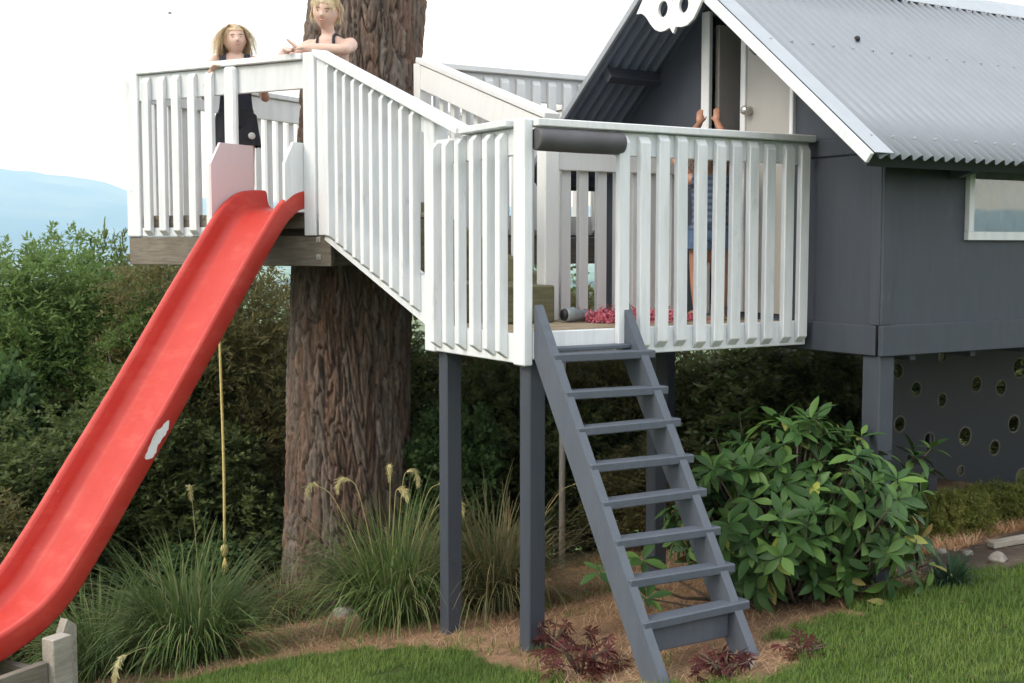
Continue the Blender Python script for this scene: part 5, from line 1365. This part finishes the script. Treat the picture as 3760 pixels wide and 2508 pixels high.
# pointing finger
parts.append(limb([ud(.15, .0, 3.20), ud(.18, .025, 3.228), ud(.20, .04, 3.25)], [.013, .011, .009], 8))
bmsh = remesh(parts); bmsh.materials.append(MAT['skin']); link('body', bmsh, boy)
def loc_b(p): d = p-BB; return d.dot(xb), d.dot(fb), d.z
shell(bmsh, lambda p: (lambda a: a[2] > .47 and a[2] < .80 and abs(a[0]) < .2)(loc_b(p)), lambda p: .010+.03*max(0, min(1, (.7-(p.z-UZ))/.2)), 'cloth_black', 'shorts', boy)
shell(bmsh, lambda p: (lambda a: .86 < a[2] < 1.17 and -.12 < a[1] < (.175 if a[2] > 1.0 else .12) and abs(a[0]) < .09 and (p-ud(.1, -.03, 3.198)).length > .10 and (p-ud(.245, -.01, 3.19)).length > .1 and (.045 < abs(a[0]) < .066 or (a[2] < 1.02 and abs(a[0]) < .085)))(loc_b(p)), .006, 'cloth_black', 'singlet', boy, .003)
face_bits(hc2, hq2, .225, boy); hair_strands(hc2, hq2, .225, boy, 'hair_blond', .34, 1100, 5, .30)

# --- small child at the playhouse door, hands up on the jamb, back to the camera
TB = Vector((1.50, .44, FZ)); TF = (.42, .91)
tod = thing('person', 'small child at the playhouse door reaching both hands up to the white jamb', 'person', TB)
P = local(TB, TF); ft = Vector((*Vector(TF).normalized(), 0)); xt = Vector((ft.y, -ft.x, 0))
parts = [torso(P, [(.46, .085, .07), (.52, .092, .075), (.60, .085, .066), (.70, .090, .066), (.78, .096, .066), (.815, .08, .056), (.84, .045, .04)])]
parts += legs_geo(P, 1.03, .50, .05, .062, .105)
parts.append(limb([P(0, 0, .80), P(0, .005, .85), P(0, .01, .89)], [.045, .034, .036]))
hq3 = frame_quat(xt); hc3 = P(0, .01, .945); parts += head_geo(hc3, hq3, .19)
for k, tgt in ((-1, Vector((1.72, .80, 2.655))), (1, Vector((1.765, .70, 2.66)))):
    s0 = P(k*.10, 0, .785); el = P(k*.17, .13, .93)
    parts.append(limb([P(k*.05, 0, .78), s0, s0.lerp(el, .55)+Vector((0, 0, -.01)), el, el.lerp(tgt, .5), tgt], [.03, .036, .031, .027, .025, .019]))
    parts += hand_geo(tgt, Vector((.18, .25, 1)), (-.8, -.6, .2), .11, .35, k)
tm = remesh(parts); tm.materials.append(MAT['skin_tan']); link('body', tm, tod)
def loc_t(p): d = p-TB; return d.dot(xt), d.dot(ft), d.z
shell(tm, lambda p: (lambda a: .50 < a[2] < .81 and abs(a[0]) < .115 and a[1] < .08)(loc_t(p)), .010, 'cloth_striped', 'singlet', tod)
shell(tm, lambda p: (lambda a: .40 < a[2] < .55 and abs(a[0]) < .14)(loc_t(p)), lambda p: .010+.02*max(0, min(1, (.5-(p.z-FZ))/.1)), 'cloth_denim', 'shorts', tod)
face_bits(hc3, hq3, .19, tod); hair_strands(hc3, hq3, .19, tod, 'hair_brown', 1.2, 420, 6, long_=True)
# ------------------------------------------------------------------ haze over the valley
m = bpy.data.materials.new('haze_air'); m.use_nodes = True; n = m.node_tree.nodes; l = m.node_tree.links; n.clear()
ov = n.new('ShaderNodeOutputMaterial'); pv_ = n.new('ShaderNodeVolumePrincipled')
pv_.inputs['Color'].default_value = (.36, .60, 1.0, 1); pv_.inputs['Absorption Color'].default_value = (1, 1, 1, 1); pv_.inputs['Density'].default_value = 2.2e-4; pv_.inputs['Anisotropy'].default_value = 0.0
l.new(pv_.outputs[0], ov.inputs['Volume'])
hz_ = 11800; bm = bmesh.new(); bmesh.ops.create_cube(bm, size=1)
me = bpy.data.meshes.new('haze'); bm.to_mesh(me); bm.free(); me.materials.append(m)
ho = link('haze', me, None, (0, 0, 330)); ho.scale = (2*hz_, 2*hz_, 900); tag(ho, 'pale blue haze in the valley air', 'haze', None, 'stuff')
